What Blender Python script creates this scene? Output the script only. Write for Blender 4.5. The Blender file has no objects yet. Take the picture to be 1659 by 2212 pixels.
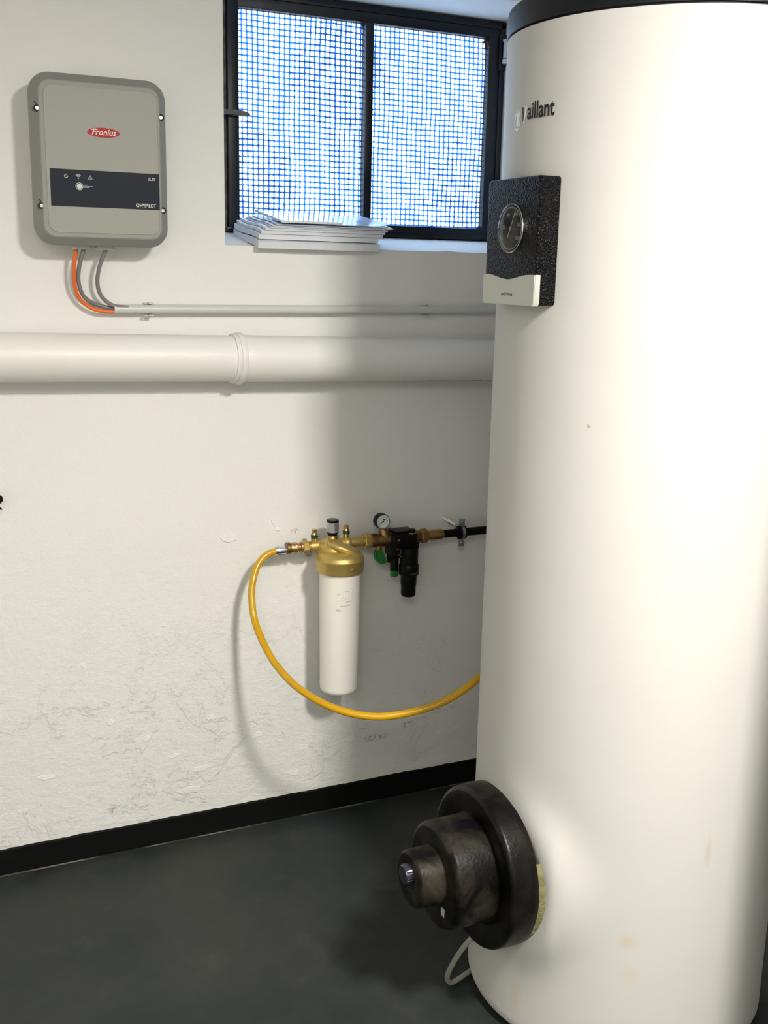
import bpy, bmesh, math, random
from mathutils import Vector, Matrix, noise as mnoise

random.seed(7)
PI = math.pi
SC = bpy.context.scene
COL = SC.collection

# ------------------------------------------------------------------ camera
CAM = Vector((0.0, -2.57915, 1.49063))
cd = bpy.data.cameras.new('camera')
cam = bpy.data.objects.new('camera', cd)
COL.objects.link(cam)
Rr = Vector((0.907396, -0.419739, 0.021277))
Ur = Vector((0.073843, 0.209063, 0.975110))
Fr = Vector((0.413740, 0.883240, -0.220697))
cam.matrix_world = Matrix(((Rr.x, Ur.x, -Fr.x, CAM.x), (Rr.y, Ur.y, -Fr.y, CAM.y), (Rr.z, Ur.z, -Fr.z, CAM.z), (0, 0, 0, 1)))
cd.sensor_fit = 'HORIZONTAL'
cd.sensor_width = 36.0
cd.lens = 2330.0 / 1659.0 * 36.0
cd.clip_start = 0.02
SC.camera = cam

# ------------------------------------------------------------------ light
SC.view_settings.view_transform = 'Standard'
SC.view_settings.look = 'None'
SC.view_settings.gamma = 1.0
SC.view_settings.use_curve_mapping = False
SC.view_settings.exposure = 0.08

world = bpy.data.worlds.new('sky')
SC.world = world
world.use_nodes = True
bg = world.node_tree.nodes['Background']
bg.inputs[0].default_value = (0.72, 0.86, 1.0, 1)
bg.inputs[1].default_value = 7.0

def area(name, loc, size, sizey, power, color, direction):
    l = bpy.data.lights.new(name, 'AREA')
    l.shape = 'RECTANGLE'; l.size = size; l.size_y = sizey
    l.energy = power; l.color = color
    o = bpy.data.objects.new(name, l); COL.objects.link(o)
    o.location = loc
    o.rotation_euler = Vector(direction).to_track_quat('-Z', 'Y').to_euler()
    return o
area('ceiling_lamp_and_fill', (0.98, -2.50, 2.35), 0.24, 0.36, 92, (1.0, 0.965, 0.885), (0, 0, -1))
area('ceiling_lamp_and_fill', (-0.5, -3.2, 2.35), 0.9, 0.9, 33, (1.0, 0.965, 0.89), (0, 0.2, -1))  # unseen soft fill light, added to lift the left side
por = area('daylight_opening', (1.24, 0.34, 1.87), 0.95, 0.75, 1, (1, 1, 1), (0, -1, 0))
por.data.cycles.is_portal = True

# ------------------------------------------------------------------ materials
def srgb(r, g, b):
    f = lambda c: (c / 255 / 12.92) if c / 255 <= 0.04045 else ((c / 255 + 0.055) / 1.055) ** 2.4
    return (f(r), f(g), f(b), 1)

def mat(name, color, rough=0.5, metal=0.0, bump=None, var=None, coat=0.0, spec=0.5, emit=None, aniso=None):
    """bump=(scale,strength,detail[,distance]); var=(scale,amount,color2)"""
    m = bpy.data.materials.new(name); m.use_nodes = True
    nt = m.node_tree; p = nt.nodes['Principled BSDF']
    p.inputs['Base Color'].default_value = color
    p.inputs['Roughness'].default_value = rough
    p.inputs['Metallic'].default_value = metal
    p.inputs['Coat Weight'].default_value = coat
    p.inputs['Specular IOR Level'].default_value = spec
    tc = nt.nodes.new('ShaderNodeTexCoord')
    if var:
        n = nt.nodes.new('ShaderNodeTexNoise'); n.inputs['Scale'].default_value = var[0]; n.inputs['Detail'].default_value = 6
        nt.links.new(tc.outputs['Object'], n.inputs['Vector'])
        r = nt.nodes.new('ShaderNodeMapRange'); r.inputs[1].default_value = 0.35; r.inputs[2].default_value = 0.7
        r.inputs[4].default_value = var[1]
        nt.links.new(n.outputs[0], r.inputs[0])
        mx = nt.nodes.new('ShaderNodeMix'); mx.data_type = 'RGBA'
        mx.inputs[6].default_value = color; mx.inputs[7].default_value = var[2]
        nt.links.new(r.outputs[0], mx.inputs[0]); nt.links.new(mx.outputs[2], p.inputs['Base Color'])
    if bump:
        n = nt.nodes.new('ShaderNodeTexNoise'); n.inputs['Scale'].default_value = bump[0]; n.inputs['Detail'].default_value = bump[2]
        nt.links.new(tc.outputs['Object'], n.inputs['Vector'])
        b = nt.nodes.new('ShaderNodeBump'); b.inputs['Strength'].default_value = bump[1]
        b.inputs['Distance'].default_value = bump[3] if len(bump) > 3 else 0.002
        nt.links.new(n.outputs[0], b.inputs['Height']); nt.links.new(b.outputs[0], p.inputs['Normal'])
    return m

class NB:
    """small node-graph helper"""
    def __init__(s, m): s.nt = m.node_tree; s.N = s.nt.nodes; s.L = s.nt.links
    def node(s, t, **k):
        n = s.N.new(t)
        for a, v in k.items(): setattr(n, a, v)
        return n
    def inp(s, sock, v):
        if isinstance(v, bpy.types.NodeSocket): s.L.new(v, sock)
        else: sock.default_value = v
    def math(s, op, a, b=0.0, c=0.0):
        n = s.node('ShaderNodeMath', operation=op)
        for i, v in enumerate((a, b, c)): s.inp(n.inputs[i], v)
        return n.outputs[0]
    def rng(s, v, a, b, c=0.0, d=1.0):
        n = s.node('ShaderNodeMapRange')
        for i, x in enumerate((v, a, b, c, d)): s.inp(n.inputs[i], x)
        return n.outputs[0]
    def noise(s, vec, scale, detail=4, rough=0.5, dist=0.0):
        n = s.node('ShaderNodeTexNoise'); s.L.new(vec, n.inputs['Vector'])
        n.inputs['Scale'].default_value = scale; n.inputs['Detail'].default_value = detail
        n.inputs['Roughness'].default_value = rough; n.inputs['Distortion'].default_value = dist
        return n.outputs[0]
    def mixc(s, f, a, b):
        n = s.node('ShaderNodeMix', data_type='RGBA'); s.inp(n.inputs[0], f); s.inp(n.inputs[6], a); s.inp(n.inputs[7], b)
        return n.outputs[2]
    def map(s, vec, scale=(1, 1, 1), loc=(0, 0, 0)):
        n = s.node('ShaderNodeMapping'); s.L.new(vec, n.inputs[0]); n.inputs['Scale'].default_value = scale; n.inputs['Location'].default_value = loc
        return n.outputs[0]

WALLC = (0.86, 0.85, 0.82, 1)
def wall_material():
    m = mat('white_painted_plaster', WALLC, 0.75, spec=0.3)
    g = NB(m); p = g.N['Principled BSDF']
    pos = g.node('ShaderNodeTexCoord').outputs['Object']
    sx = g.node('ShaderNodeSeparateXYZ'); g.L.new(pos, sx.inputs[0])
    x, y, z = sx.outputs
    low = g.rng(z, 0.95, 0.25, 0.25, 1.0)
    fine = g.noise(g.map(pos, (1, 1, 1.8)), 110, 5, 0.6)
    med = g.noise(g.map(pos, (1, 1, 1.5)), 30, 8, 0.70, 0.15)
    big = g.noise(pos, 3.2, 3, 0.5)
    # shallow flaked patches: plateaus of a warped noise
    pl = g.noise(pos, 6.5, 9, 0.66, 0.5)
    plat = g.rng(pl, 0.555, 0.575)
    patch = g.math('MULTIPLY', plat, g.rng(z, 0.75, 0.35))
    h = g.math('MULTIPLY', fine, 0.25)
    h = g.math('ADD', h, g.math('MULTIPLY', g.math('MULTIPLY', med, low), 1.9))
    h = g.math('ADD', h, g.math('MULTIPLY', big, 1.6))
    h = g.math('ADD', h, g.math('MULTIPLY', patch, 0.45))
    b = g.node('ShaderNodeBump'); b.inputs['Strength'].default_value = 0.62; b.inputs['Distance'].default_value = 0.0045
    g.L.new(h, b.inputs['Height']); g.L.new(b.outputs[0], p.inputs['Normal'])
    # small dark dirt marks low on the wall and brown specks
    col = g.mixc(g.rng(g.noise(pos, 1.7, 4), 0.35, 0.7, 0.0, 0.5), WALLC, (0.84, 0.835, 0.81, 1))
    def spot(col, cx, cz, rx, rz, c, thr=0.5, sc=120):
        dx = g.math('DIVIDE', g.math('SUBTRACT', x, cx), rx); dz = g.math('DIVIDE', g.math('SUBTRACT', z, cz), rz)
        d = g.math('ADD', g.math('MULTIPLY', dx, dx), g.math('MULTIPLY', dz, dz))
        f = g.rng(d, 1.0, 0.0)
        f = g.math('MULTIPLY', f, g.rng(g.noise(pos, sc, 5, 0.7), thr, thr + 0.12))
        return g.mixc(f, col, c)
    col = spot(col, 1.20, 0.19, 0.045, 0.014, (0.10, 0.10, 0.10, 1))
    col = spot(col, 1.30, 0.215, 0.03, 0.012, (0.3, 0.3, 0.3, 1))
    col = spot(col, 0.458, 0.118, 0.012, 0.018, (0.42, 0.27, 0.16, 1), 0.45)
    col = spot(col, 0.50, 0.103, 0.010, 0.012, (0.42, 0.27, 0.16, 1), 0.5)
    col = spot(col, 0.955, 0.815, 0.016, 0.012, (0.35, 0.12, 0.08, 1), 0.5, 200)
    g.L.new(col, p.inputs['Base Color'])
    return m

def floor_material():
    m = mat('dark_painted_concrete', (0.02, 0.023, 0.023, 1), 0.42, spec=0.3)
    g = NB(m); p = g.N['Principled BSDF']
    pos = g.node('ShaderNodeTexCoord').outputs['Object']
    sx = g.node('ShaderNodeSeparateXYZ'); g.L.new(pos, sx.inputs[0])
    a = g.rng(g.noise(pos, 2.2, 5, 0.6), 0.42, 0.72)
    c = g.mixc(a, (0.019, 0.0245, 0.025, 1), (0.042, 0.044, 0.038, 1))
    b = g.math('MULTIPLY', g.rng(g.noise(pos, 7, 8, 0.7, 0.4), 0.56, 0.75), 0.6)
    c = g.mixc(b, c, (0.062, 0.060, 0.050, 1))
    sc = g.math('MULTIPLY', g.rng(g.noise(g.map(pos, (1, 2.5, 1)), 34, 4, 0.7, 1.0), 0.70, 0.74), 0.35)
    c = g.mixc(sc, c, (0.14, 0.14, 0.125, 1))
    # pale dust line in the corner under the back wall
    d = g.rng(g.math('ABSOLUTE', g.math('ADD', sx.outputs[1], 0.0085)), 0.0055, 0.002)
    d = g.math('MULTIPLY', d, g.rng(g.noise(pos, 5, 3), 0.45, 0.6))
    c = g.mixc(g.math('MULTIPLY', d, 0.8), c, (0.30, 0.29, 0.25, 1))
    g.L.new(c, p.inputs['Base Color'])
    g.L.new(g.rng(g.noise(pos, 9, 4), 0.3, 0.7, 0.42, 0.6), p.inputs['Roughness'])
    bp = g.node('ShaderNodeBump'); bp.inputs['Strength'].default_value = 0.25; bp.inputs['Distance'].default_value = 0.002
    g.L.new(g.noise(pos, 60, 4), bp.inputs['Height']); g.L.new(bp.outputs[0], p.inputs['Normal'])
    return m

M = {}
M['wall'] = wall_material()
M['floor'] = floor_material()
M['ceiling'] = mat('white_ceiling_paint', (0.8, 0.79, 0.76, 1), 0.8)
M['dark_wall'] = mat('low_bounce_dark_wall', (0.10, 0.09, 0.08, 1), 0.8)  # colour darkened to keep bounce light off the tank's right side
M['base'] = mat('black_skirting_paint', (0.003, 0.0035, 0.0035, 1), 0.6, spec=0.15, bump=(45, 0.5, 6, 0.003))
M['steel_frame'] = mat('black_window_paint', (0.003, 0.005, 0.010, 1), 0.38, spec=0.35, bump=(30, 0.35, 4, 0.002))
M['rust'] = mat('red_rust', (0.10, 0.012, 0.008, 1), 0.8)
M['frame_dirty'] = mat('weathered_dark_frame', (0.05, 0.045, 0.042, 1), 0.7, var=(30, 0.8, (0.22, 0.2, 0.17, 1)), bump=(60, 0.6, 5))
M['inverter'] = mat('grey_cast_housing', srgb(152, 152, 145), 0.55, bump=(600, 0.25, 2, 0.0006))
M['inverter_rim'] = mat('darker_grey_rim', srgb(138, 137, 132), 0.5, bump=(500, 0.2, 2, 0.0006))
M['inverter_film'] = mat('grey_front_film', srgb(158, 158, 148), 0.5, bump=(700, 0.15, 2, 0.0004))
M['inverter_back'] = mat('pale_grey_back', srgb(200, 198, 190), 0.5)
M['panel_dark'] = mat('dark_blue_film', srgb(24, 32, 44), 0.5, spec=0.2)
M['white_print'] = mat('white_print', srgb(225, 225, 220), 0.6)
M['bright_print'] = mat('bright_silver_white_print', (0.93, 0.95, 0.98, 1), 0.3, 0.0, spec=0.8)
M['grey_print'] = mat('pale_grey_print', srgb(190, 192, 190), 0.6)
M['black_print'] = mat('black_print', (0.01, 0.01, 0.012, 1), 0.5)
M['red'] = mat('red_badge', (0.46, 0.006, 0.014, 1), 0.45, spec=0.25)
M['screw'] = mat('screw_steel', (0.42, 0.41, 0.39, 1), 0.3, 1.0)
M['recess'] = mat('dark_recess', (0.02, 0.02, 0.02, 1), 0.8)
M['gland'] = mat('white_gland_plastic', srgb(205, 205, 198), 0.5)
M['orange'] = mat('orange_cable_sheath', srgb(236, 112, 36), 0.45)
M['greycable'] = mat('grey_cable_sheath', srgb(128, 124, 124), 0.5)
M['conduit'] = mat('grey_conduit', srgb(205, 208, 202), 0.35, spec=0.5)
M['brass'] = mat('matte_brass', (0.62, 0.44, 0.15, 1), 0.36, 1.0, bump=(300, 0.15, 3, 0.001))
M['brass_head'] = mat('satin_brass_casting', (0.62, 0.46, 0.15, 1), 0.46, 0.75, bump=(350, 0.25, 3, 0.001))
M['brass_dark'] = mat('aged_brass', (0.36, 0.22, 0.09, 1), 0.4, 1.0, bump=(200, 0.3, 4, 0.001), var=(60, 0.6, (0.2, 0.12, 0.06, 1)))
M['bronze'] = mat('copper_bronze', (0.58, 0.37, 0.17, 1), 0.36, 1.0, bump=(200, 0.2, 4, 0.001))
M['chrome'] = mat('crimped_steel', (0.75, 0.76, 0.78, 1), 0.22, 1.0)
M['knob_metal'] = mat('dark_bluish_metal', (0.16, 0.17, 0.21, 1), 0.28, 1.0)
M['zinc'] = mat('zinc_plated_steel', (0.45, 0.50, 0.55, 1), 0.38, 1.0, bump=(90, 0.2, 3, 0.001))
M['green'] = mat('green_plastic', (0.01, 0.17, 0.03, 1), 0.4)
M['green_dark'] = mat('dark_green_band', (0.004, 0.06, 0.025, 1), 0.35)
M['black_plastic'] = mat('black_plastic', (0.002, 0.002, 0.0025, 1), 0.4, spec=0.22)
M['black_rubber'] = mat('black_rubber', (0.003, 0.003, 0.004, 1), 0.6, spec=0.2)
M['black_pipe'] = mat('black_pipe_insulation', (0.002, 0.002, 0.003, 1), 0.5, spec=0.2)
M['housing'] = mat('white_filter_plastic', srgb(244, 241, 232), 0.35, spec=0.4)
M['silver_label'] = mat('silver_label', (0.55, 0.55, 0.56, 1), 0.3, 0.8)
M['cap_top'] = mat('brown_grey_plastic', srgb(95, 88, 84), 0.45)
M['yellow'] = mat('yellow_hose', srgb(210, 162, 2), 0.3, spec=0.5, var=(14, 0.35, srgb(186, 128, 8)), coat=0.25)
M['gauge_face'] = mat('white_gauge_face', srgb(225, 232, 222), 0.4)
M['needle_red'] = mat('red_marker', srgb(150, 40, 35), 0.5)
M['jacket'] = mat('cream_white_foil_jacket', (0.595, 0.588, 0.56, 1), 0.52, spec=0.22, bump=(7, 0.35, 6, 0.004))
M['lid'] = mat('black_lid_plastic', (0.004, 0.005, 0.008, 1), 0.4, spec=0.35, bump=(900, 0.35, 2, 0.0008))
M['foot'] = mat('black_foot', (0.01, 0.01, 0.01, 1), 0.6)
M['foam'] = mat('yellow_insulation_foam', (0.30, 0.28, 0.13, 1), 0.9, bump=(120, 0.8, 5, 0.004), var=(25, 0.9, (0.13, 0.12, 0.05, 1)))
M['silver_plate'] = mat('silver_grey_badge', srgb(196, 200, 190), 0.38, 0.15)
M['dial'] = mat('black_dial', (0.008, 0.012, 0.016, 1), 0.4)
M['needle'] = mat('cream_needle', srgb(215, 208, 188), 0.5)
M['paper'] = mat('white_paper', (0.80, 0.83, 0.88, 1), 0.6)
M['pages'] = mat('page_edges', (0.76, 0.78, 0.82, 1), 0.8)
M['cover'] = mat('glossy_white_cover', (0.78, 0.80, 0.83, 1), 0.12, spec=0.6, coat=0.4)
M['cover_blue'] = mat('pale_blue_cover', (0.55, 0.66, 0.82, 1), 0.22, spec=0.5)
M['blue_print'] = mat('grey_blue_print', srgb(110, 140, 185), 0.5)
M['hinge'] = mat('white_overpainted_hinge', srgb(175, 180, 185), 0.5, bump=(150, 0.6, 4, 0.002))
M['leaf'] = mat('shrub_leaf', (0.10, 0.27, 0.24, 1), 0.5, var=(9, 1.0, (0.06, 0.20, 0.19, 1)))
M['twig'] = mat('shrub_twig', (0.2, 0.16, 0.1, 1), 0.8)
M['paving'] = mat('pale_paving', (0.62, 0.56, 0.54, 1), 0.8, bump=(30, 0.4, 4))
M['facade'] = mat('outside_render', (0.7, 0.68, 0.66, 1), 0.8)
M['cable_white'] = mat('grey_white_cable', srgb(150, 150, 140), 0.5)

def textured_black():
    m = mat('hammered_black_foam_plastic', (0.0015, 0.0015, 0.0025, 1), 0.36, spec=0.35)
    g = NB(m); p = g.N['Principled BSDF']
    pos = g.node('ShaderNodeTexCoord').outputs['Object']
    v = g.node('ShaderNodeTexVoronoi'); v.feature = 'SMOOTH_F1'; v.inputs['Scale'].default_value = 400
    g.L.new(pos, v.inputs['Vector'])
    b = g.node('ShaderNodeBump'); b.inputs['Strength'].default_value = 1.0; b.inputs['Distance'].default_value = 0.0035; p.inputs['IOR'].default_value = 1.33
    g.L.new(v.outputs[0], b.inputs['Height']); g.L.new(b.outputs[0], p.inputs['Normal'])
    return m
M['hammered'] = textured_black()

def flange_material(name, rough, mottle):
    m = mat(name, (0.012, 0.012, 0.012, 1), rough, spec=0.2)
    g = NB(m); p = g.N['Principled BSDF']
    pos = g.node('ShaderNodeTexCoord').outputs['Object']
    c = g.mixc(g.rng(g.noise(pos, 14, 5, 0.6, 0.5), 0.42, 0.7, 0, mottle), (0.002, 0.002, 0.002, 1), (0.045, 0.038, 0.027, 1))
    g.L.new(c, p.inputs['Base Color'])
    b = g.node('ShaderNodeBump'); b.inputs['Strength'].default_value = 0.4; b.inputs['Distance'].default_value = 0.0015
    g.L.new(g.noise(pos, 160, 3), b.inputs['Height']); g.L.new(b.outputs[0], p.inputs['Normal'])
    return m
M['flange'] = flange_material('black_flange_foam', 0.33, 0.25)
M['drum'] = flange_material('mottled_black_drum', 0.42, 0.9)  # random brown mottle over near-black

def jacket_stains():
    m = M['jacket']; g = NB(m); p = g.N['Principled BSDF']
    pos = g.node('ShaderNodeTexCoord').outputs['Object']
    col = m.node_tree.nodes['Principled BSDF'].inputs['Base Color'].default_value[:]
    out = col
    for az, z, rx, rz, c, k in ((211.5, 1.236, 0.004, 0.004, (0.40, 0.24, 0.20, 1), 0.8), (211.3, 1.252, 0.002, 0.014, (0.62, 0.58, 0.52, 1), 0.7), (236.3, 0.286, 0.022, 0.018, (0.60, 0.50, 0.36, 1), 0.55),
                                (237.5, 0.215, 0.022, 0.02, (0.62, 0.54, 0.42, 1), 0.45), (196.0, 0.09, 0.02, 0.05, (0.60, 0.52, 0.38, 1), 0.45), (262.0, 0.47, 0.008, 0.045, (0.55, 0.45, 0.38, 1), 0.5)):
        a = math.radians(az); c0 = (0.3078 * math.cos(a), 0.3078 * math.sin(a), z)
        s_ = g.node('ShaderNodeVectorMath', operation='SUBTRACT'); g.L.new(pos, s_.inputs[0]); s_.inputs[1].default_value = c0
        d_ = g.node('ShaderNodeVectorMath', operation='DIVIDE'); g.L.new(s_.outputs[0], d_.inputs[0]); d_.inputs[1].default_value = (rx, rx, rz)
        l_ = g.node('ShaderNodeVectorMath', operation='LENGTH'); g.L.new(d_.outputs[0], l_.inputs[0])
        f = g.math('ADD', l_.outputs['Value'], g.math('MULTIPLY', g.math('SUBTRACT', g.noise(pos, 90, 4), 0.5), 0.9))
        out = g.mixc(g.math('MULTIPLY', g.rng(f, 1.0, 0.35), k), out, c)
    g.L.new(out, p.inputs['Base Color'])
jacket_stains()

def pipe_material():
    m = mat('white_painted_pipe', (0.83, 0.815, 0.77, 1), 0.4, spec=0.4, bump=(12, 0.2, 4, 0.003))
    g = NB(m); p = g.N['Principled BSDF']
    pos = g.node('ShaderNodeTexCoord').outputs['Object']
    sx = g.node('ShaderNodeSeparateXYZ'); g.L.new(pos, sx.inputs[0])
    lim = g.math('ADD', g.rng(sx.outputs[0], 0.25, 0.75, -0.0556, -0.0515), g.math('MULTIPLY', g.math('SUBTRACT', g.noise(pos, 22, 6, 0.7), 0.5), 0.010))
    f = g.rng(g.math('SUBTRACT', sx.outputs[2], lim), 0.0003, -0.0006)
    f = g.math('MULTIPLY', f, g.math('GREATER_THAN', sx.outputs[0], 0.22))
    g.L.new(g.mixc(f, (0.83, 0.815, 0.77, 1), (0.13, 0.05, 0.03, 1)), p.inputs['Base Color'])
    return m
M['pipe'] = pipe_material()
M['pipe_plain'] = mat('white_painted_pipe_spigot', (0.83, 0.815, 0.77, 1), 0.4, spec=0.4, bump=(12, 0.15, 4, 0.003))

def glass_material():
    """wired glass: bright clear squares between wire lines with blue bloom put into their colour, lit by the sky behind it"""
    m = bpy.data.materials.new('wired_glass'); m.use_nodes = True
    g = NB(m); g.N.remove(g.N['Principled BSDF']); out = g.N['Material Output']
    pos = g.node('ShaderNodeTexCoord').outputs['Object']
    nd = g.node('ShaderNodeTexNoise'); nd.inputs['Scale'].default_value = 5; g.L.new(pos, nd.inputs['Vector'])
    off = g.node('ShaderNodeVectorMath', operation='SCALE'); g.L.new(nd.outputs['Color'], off.inputs[0]); off.inputs['Scale'].default_value = 0.012
    ad = g.node('ShaderNodeVectorMath', operation='ADD'); g.L.new(pos, ad.inputs[0]); g.L.new(off.outputs[0], ad.inputs[1])
    sx = g.node('ShaderNodeSeparateXYZ'); g.L.new(ad.outputs[0], sx.inputs[0])
    P = 0.0143
    def cell(v):
        f = g.math('SUBTRACT', g.math('FRACT', g.math('DIVIDE', v, P)), 0.5)
        return g.math('POWER', g.math('ABSOLUTE', f), 5.0)
    d = g.math('POWER', g.math('ADD', cell(sx.outputs[0]), cell(sx.outputs[2])), 0.2)
    wire = g.rng(d, 0.355, 0.43)  # soft edge paints the blue fringe round the bright squares
    # hammered texture: slightly different clearness from square to square
    ham = g.noise(pos, 260, 3, 0.6)
    tr = g.node('ShaderNodeBsdfTransparent')
    cc = g.mixc(g.rng(ham, 0.35, 0.62), (0.72, 0.84, 0.90, 1), (0.95, 0.97, 1.0, 1))
    g.L.new(g.mixc(wire, cc, (0.062, 0.235, 0.50, 1)), tr.inputs[0])
    tl = g.node('ShaderNodeBsdfTranslucent'); g.L.new(g.mixc(wire, (0.8, 0.9, 1, 1), (0.035, 0.14, 0.38, 1)), tl.inputs[0])
    gl = g.node('ShaderNodeBsdfGlossy'); gl.inputs['Roughness'].default_value = 0.25; gl.inputs['Color'].default_value = (1, 1, 1, 1)
    m1 = g.node('ShaderNodeMixShader'); m1.inputs[0].default_value = 0.30
    g.L.new(tr.outputs[0], m1.inputs[1]); g.L.new(tl.outputs[0], m1.inputs[2])
    m2 = g.node('ShaderNodeMixShader'); m2.inputs[0].default_value = 0.04
    g.L.new(m1.outputs[0], m2.inputs[1]); g.L.new(gl.outputs[0], m2.inputs[2])
    g.L.new(m2.outputs[0], out.inputs[0])
    return m
M['glass'] = glass_material()
def lens_material():
    m = bpy.data.materials.new('clear_lens'); m.use_nodes = True
    g = NB(m); g.N.remove(g.N['Principled BSDF']); out = g.N['Material Output']
    tr = g.node('ShaderNodeBsdfTransparent'); gl = g.node('ShaderNodeBsdfGlossy'); gl.inputs['Roughness'].default_value = 0.04
    fr = g.node('ShaderNodeFresnel'); fr.inputs[0].default_value = 1.45
    mx = g.node('ShaderNodeMixShader'); g.L.new(fr.outputs[0], mx.inputs[0]); g.L.new(tr.outputs[0], mx.inputs[1]); g.L.new(gl.outputs[0], mx.inputs[2])
    g.L.new(mx.outputs[0], out.inputs[0])
    return m
M['lens'] = lens_material()

# ------------------------------------------------------------------ object helpers
ORG = {}
def root(name, label, cat, loc, group=None, kind=None):
    o = bpy.data.objects.new(name, None); COL.objects.link(o)
    o.location = loc; o.empty_display_size = 0.05
    if label: o['label'] = label
    if cat: o['category'] = cat
    if group: o['group'] = group
    if kind: o['kind'] = kind
    ORG[o.name] = Vector(loc)
    return o

def obj(name, bm, m, parent=None, base=None, smooth=35, label=None, cat=None, group=None, kind=None, plabel=None):
    """bm is in world coordinates; the object gets its thing's base as origin"""
    org = ORG[parent.name] if parent else Vector(base or (0, 0, 0))
    for v in bm.verts: v.co -= org
    bmesh.ops.recalc_face_normals(bm, faces=bm.faces)
    me = bpy.data.meshes.new(name); bm.to_mesh(me); bm.free()
    ms = m if isinstance(m, (list, tuple)) else [m]
    for q in ms: me.materials.append(q)
    if smooth and len(me.polygons):
        me.shade_smooth(); me.set_sharp_from_angle(angle=math.radians(smooth))
    o = bpy.data.objects.new(name, me); COL.objects.link(o)
    if parent: o.parent = parent
    else: o.location = org
    ORG[o.name] = org
    if label: o['label'] = label
    if cat: o['category'] = cat
    if group: o['group'] = group
    if kind: o['kind'] = kind
    if plabel: o['label'] = plabel
    return o

def basis(axis, ref=None):
    a = Vector(axis).normalized()
    r = Vector(ref) if ref is not None else (Vector((0, 0, 1)) if abs(a.z) < 0.9 else Vector((0, 1, 0)))
    u = (r - a * r.dot(a)).normalized()
    return a, u, a.cross(u)

def add_box(bm, lo, hi, bev=0.0, seg=2):
    t = bmesh.new()
    bmesh.ops.create_cube(t, size=1)
    lo = Vector(lo); hi = Vector(hi); c = (lo + hi) / 2; s = hi - lo
    for v in t.verts: v.co = Vector((v.co.x * s.x, v.co.y * s.y, v.co.z * s.z)) + c
    if bev: bmesh.ops.bevel(t, geom=t.edges[:] , offset=bev, segments=seg, profile=0.6, affect='EDGES')
    me = bpy.data.meshes.new('t'); t.to_mesh(me); t.free(); bm.from_mesh(me); bpy.data.meshes.remove(me)
    return bm

def add_lathe(bm, prof, origin, axis=(0, 0, 1), n=48, ref=None, a0=0.0, a1=2 * PI, cap=True):
    """prof = [(radius, height along axis)]"""
    a, u, w = basis(axis, ref); o = Vector(origin)
    full = abs(a1 - a0 - 2 * PI) < 1e-6
    cnt = n if full else n + 1
    rings = []
    for r, h in prof:
        if r < 1e-6: rings.append([bm.verts.new(o + a * h)])
        else:
            rings.append([bm.verts.new(o + a * h + (u * math.cos(a0 + (a1 - a0) * k / n) + w * math.sin(a0 + (a1 - a0) * k / n)) * r) for k in range(cnt)])
    for i in range(len(rings) - 1):
        A, B = rings[i], rings[i + 1]
        for k in range(n):
            k2 = (k + 1) % cnt
            if len(A) == 1 and len(B) == 1: continue
            if len(A) == 1: bm.faces.new((A[0], B[k], B[k2]))
            elif len(B) == 1: bm.faces.new((A[k], B[0], A[k2]))
            else: bm.faces.new((A[k], A[k2], B[k2], B[k]))
    if cap and full:
        for R in (rings[0], rings[-1]):
            if len(R) > 2: bm.faces.new(R)
    return bm

def cyl_prof(r, h0, h1, b=0.0, seg=3):
    p = [(0, h0)]
    if b:
        for k in range(seg + 1):
            t = k / seg * PI / 2; p.append((r - b + b * math.sin(t), h0 + b - b * math.cos(t)))
        for k in range(seg + 1):
            t = k / seg * PI / 2; p.append((r - b + b * math.cos(t), h1 - b + b * math.sin(t)))
    else: p += [(r, h0), (r, h1)]
    p.append((0, h1)); return p

def add_cyl(bm, c0, c1, r, b=0.0, n=32, ref=None):
    c0 = Vector(c0); c1 = Vector(c1)
    return add_lathe(bm, cyl_prof(r, 0, (c1 - c0).length, b), c0, c1 - c0, n, ref)

def catmull(pts, sub=8):
    P = [Vector(p) for p in pts]; out = []
    for i in range(len(P) - 1):
        p0 = P[i - 1] if i else P[0] * 2 - P[1]; p1 = P[i]; p2 = P[i + 1]; p3 = P[i + 2] if i + 2 < len(P) else P[-1] * 2 - P[-2]
        for k in range(sub):
            t = k / sub
            out.append(0.5 * ((2 * p1) + (p2 - p0) * t + (2 * p0 - 5 * p1 + 4 * p2 - p3) * t * t + (3 * p1 - p0 - 3 * p2 + p3) * t ** 3))
    out.append(P[-1]); return out

def add_tube(bm, pts, r, n=16, sub=8, spline=True):
    path = catmull(pts, sub) if spline else [Vector(p) for p in pts]
    T = [(path[min(i + 1, len(path) - 1)] - path[max(i - 1, 0)]).normalized() for i in range(len(path))]
    _, u, _ = basis(T[0]); rings = []
    for i, p in enumerate(path):
        u = (u - T[i] * u.dot(T[i])).normalized(); w = T[i].cross(u)
        rr = r(i / (len(path) - 1)) if callable(r) else r
        rings.append([bm.verts.new(p + (u * math.cos(2 * PI * k / n) + w * math.sin(2 * PI * k / n)) * rr) for k in range(n)])
    for A, B in zip(rings, rings[1:]):
        for k in range(n): bm.faces.new((A[k], A[(k + 1) % n], B[(k + 1) % n], B[k]))
    bm.faces.new(rings[0]); bm.faces.new(rings[-1]); return bm

def rrect(x0, x1, y0, y1, r, seg=8):
    out = []
    for cx, cy, a in ((x1 - r, y1 - r, 0), (x0 + r, y1 - r, 90), (x0 + r, y0 + r, 180), (x1 - r, y0 + r, 270)):
        for k in range(seg + 1):
            t = math.radians(a + 90 * k / seg); out.append((cx + r * math.cos(t), cy + r * math.sin(t)))
    return out

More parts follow.
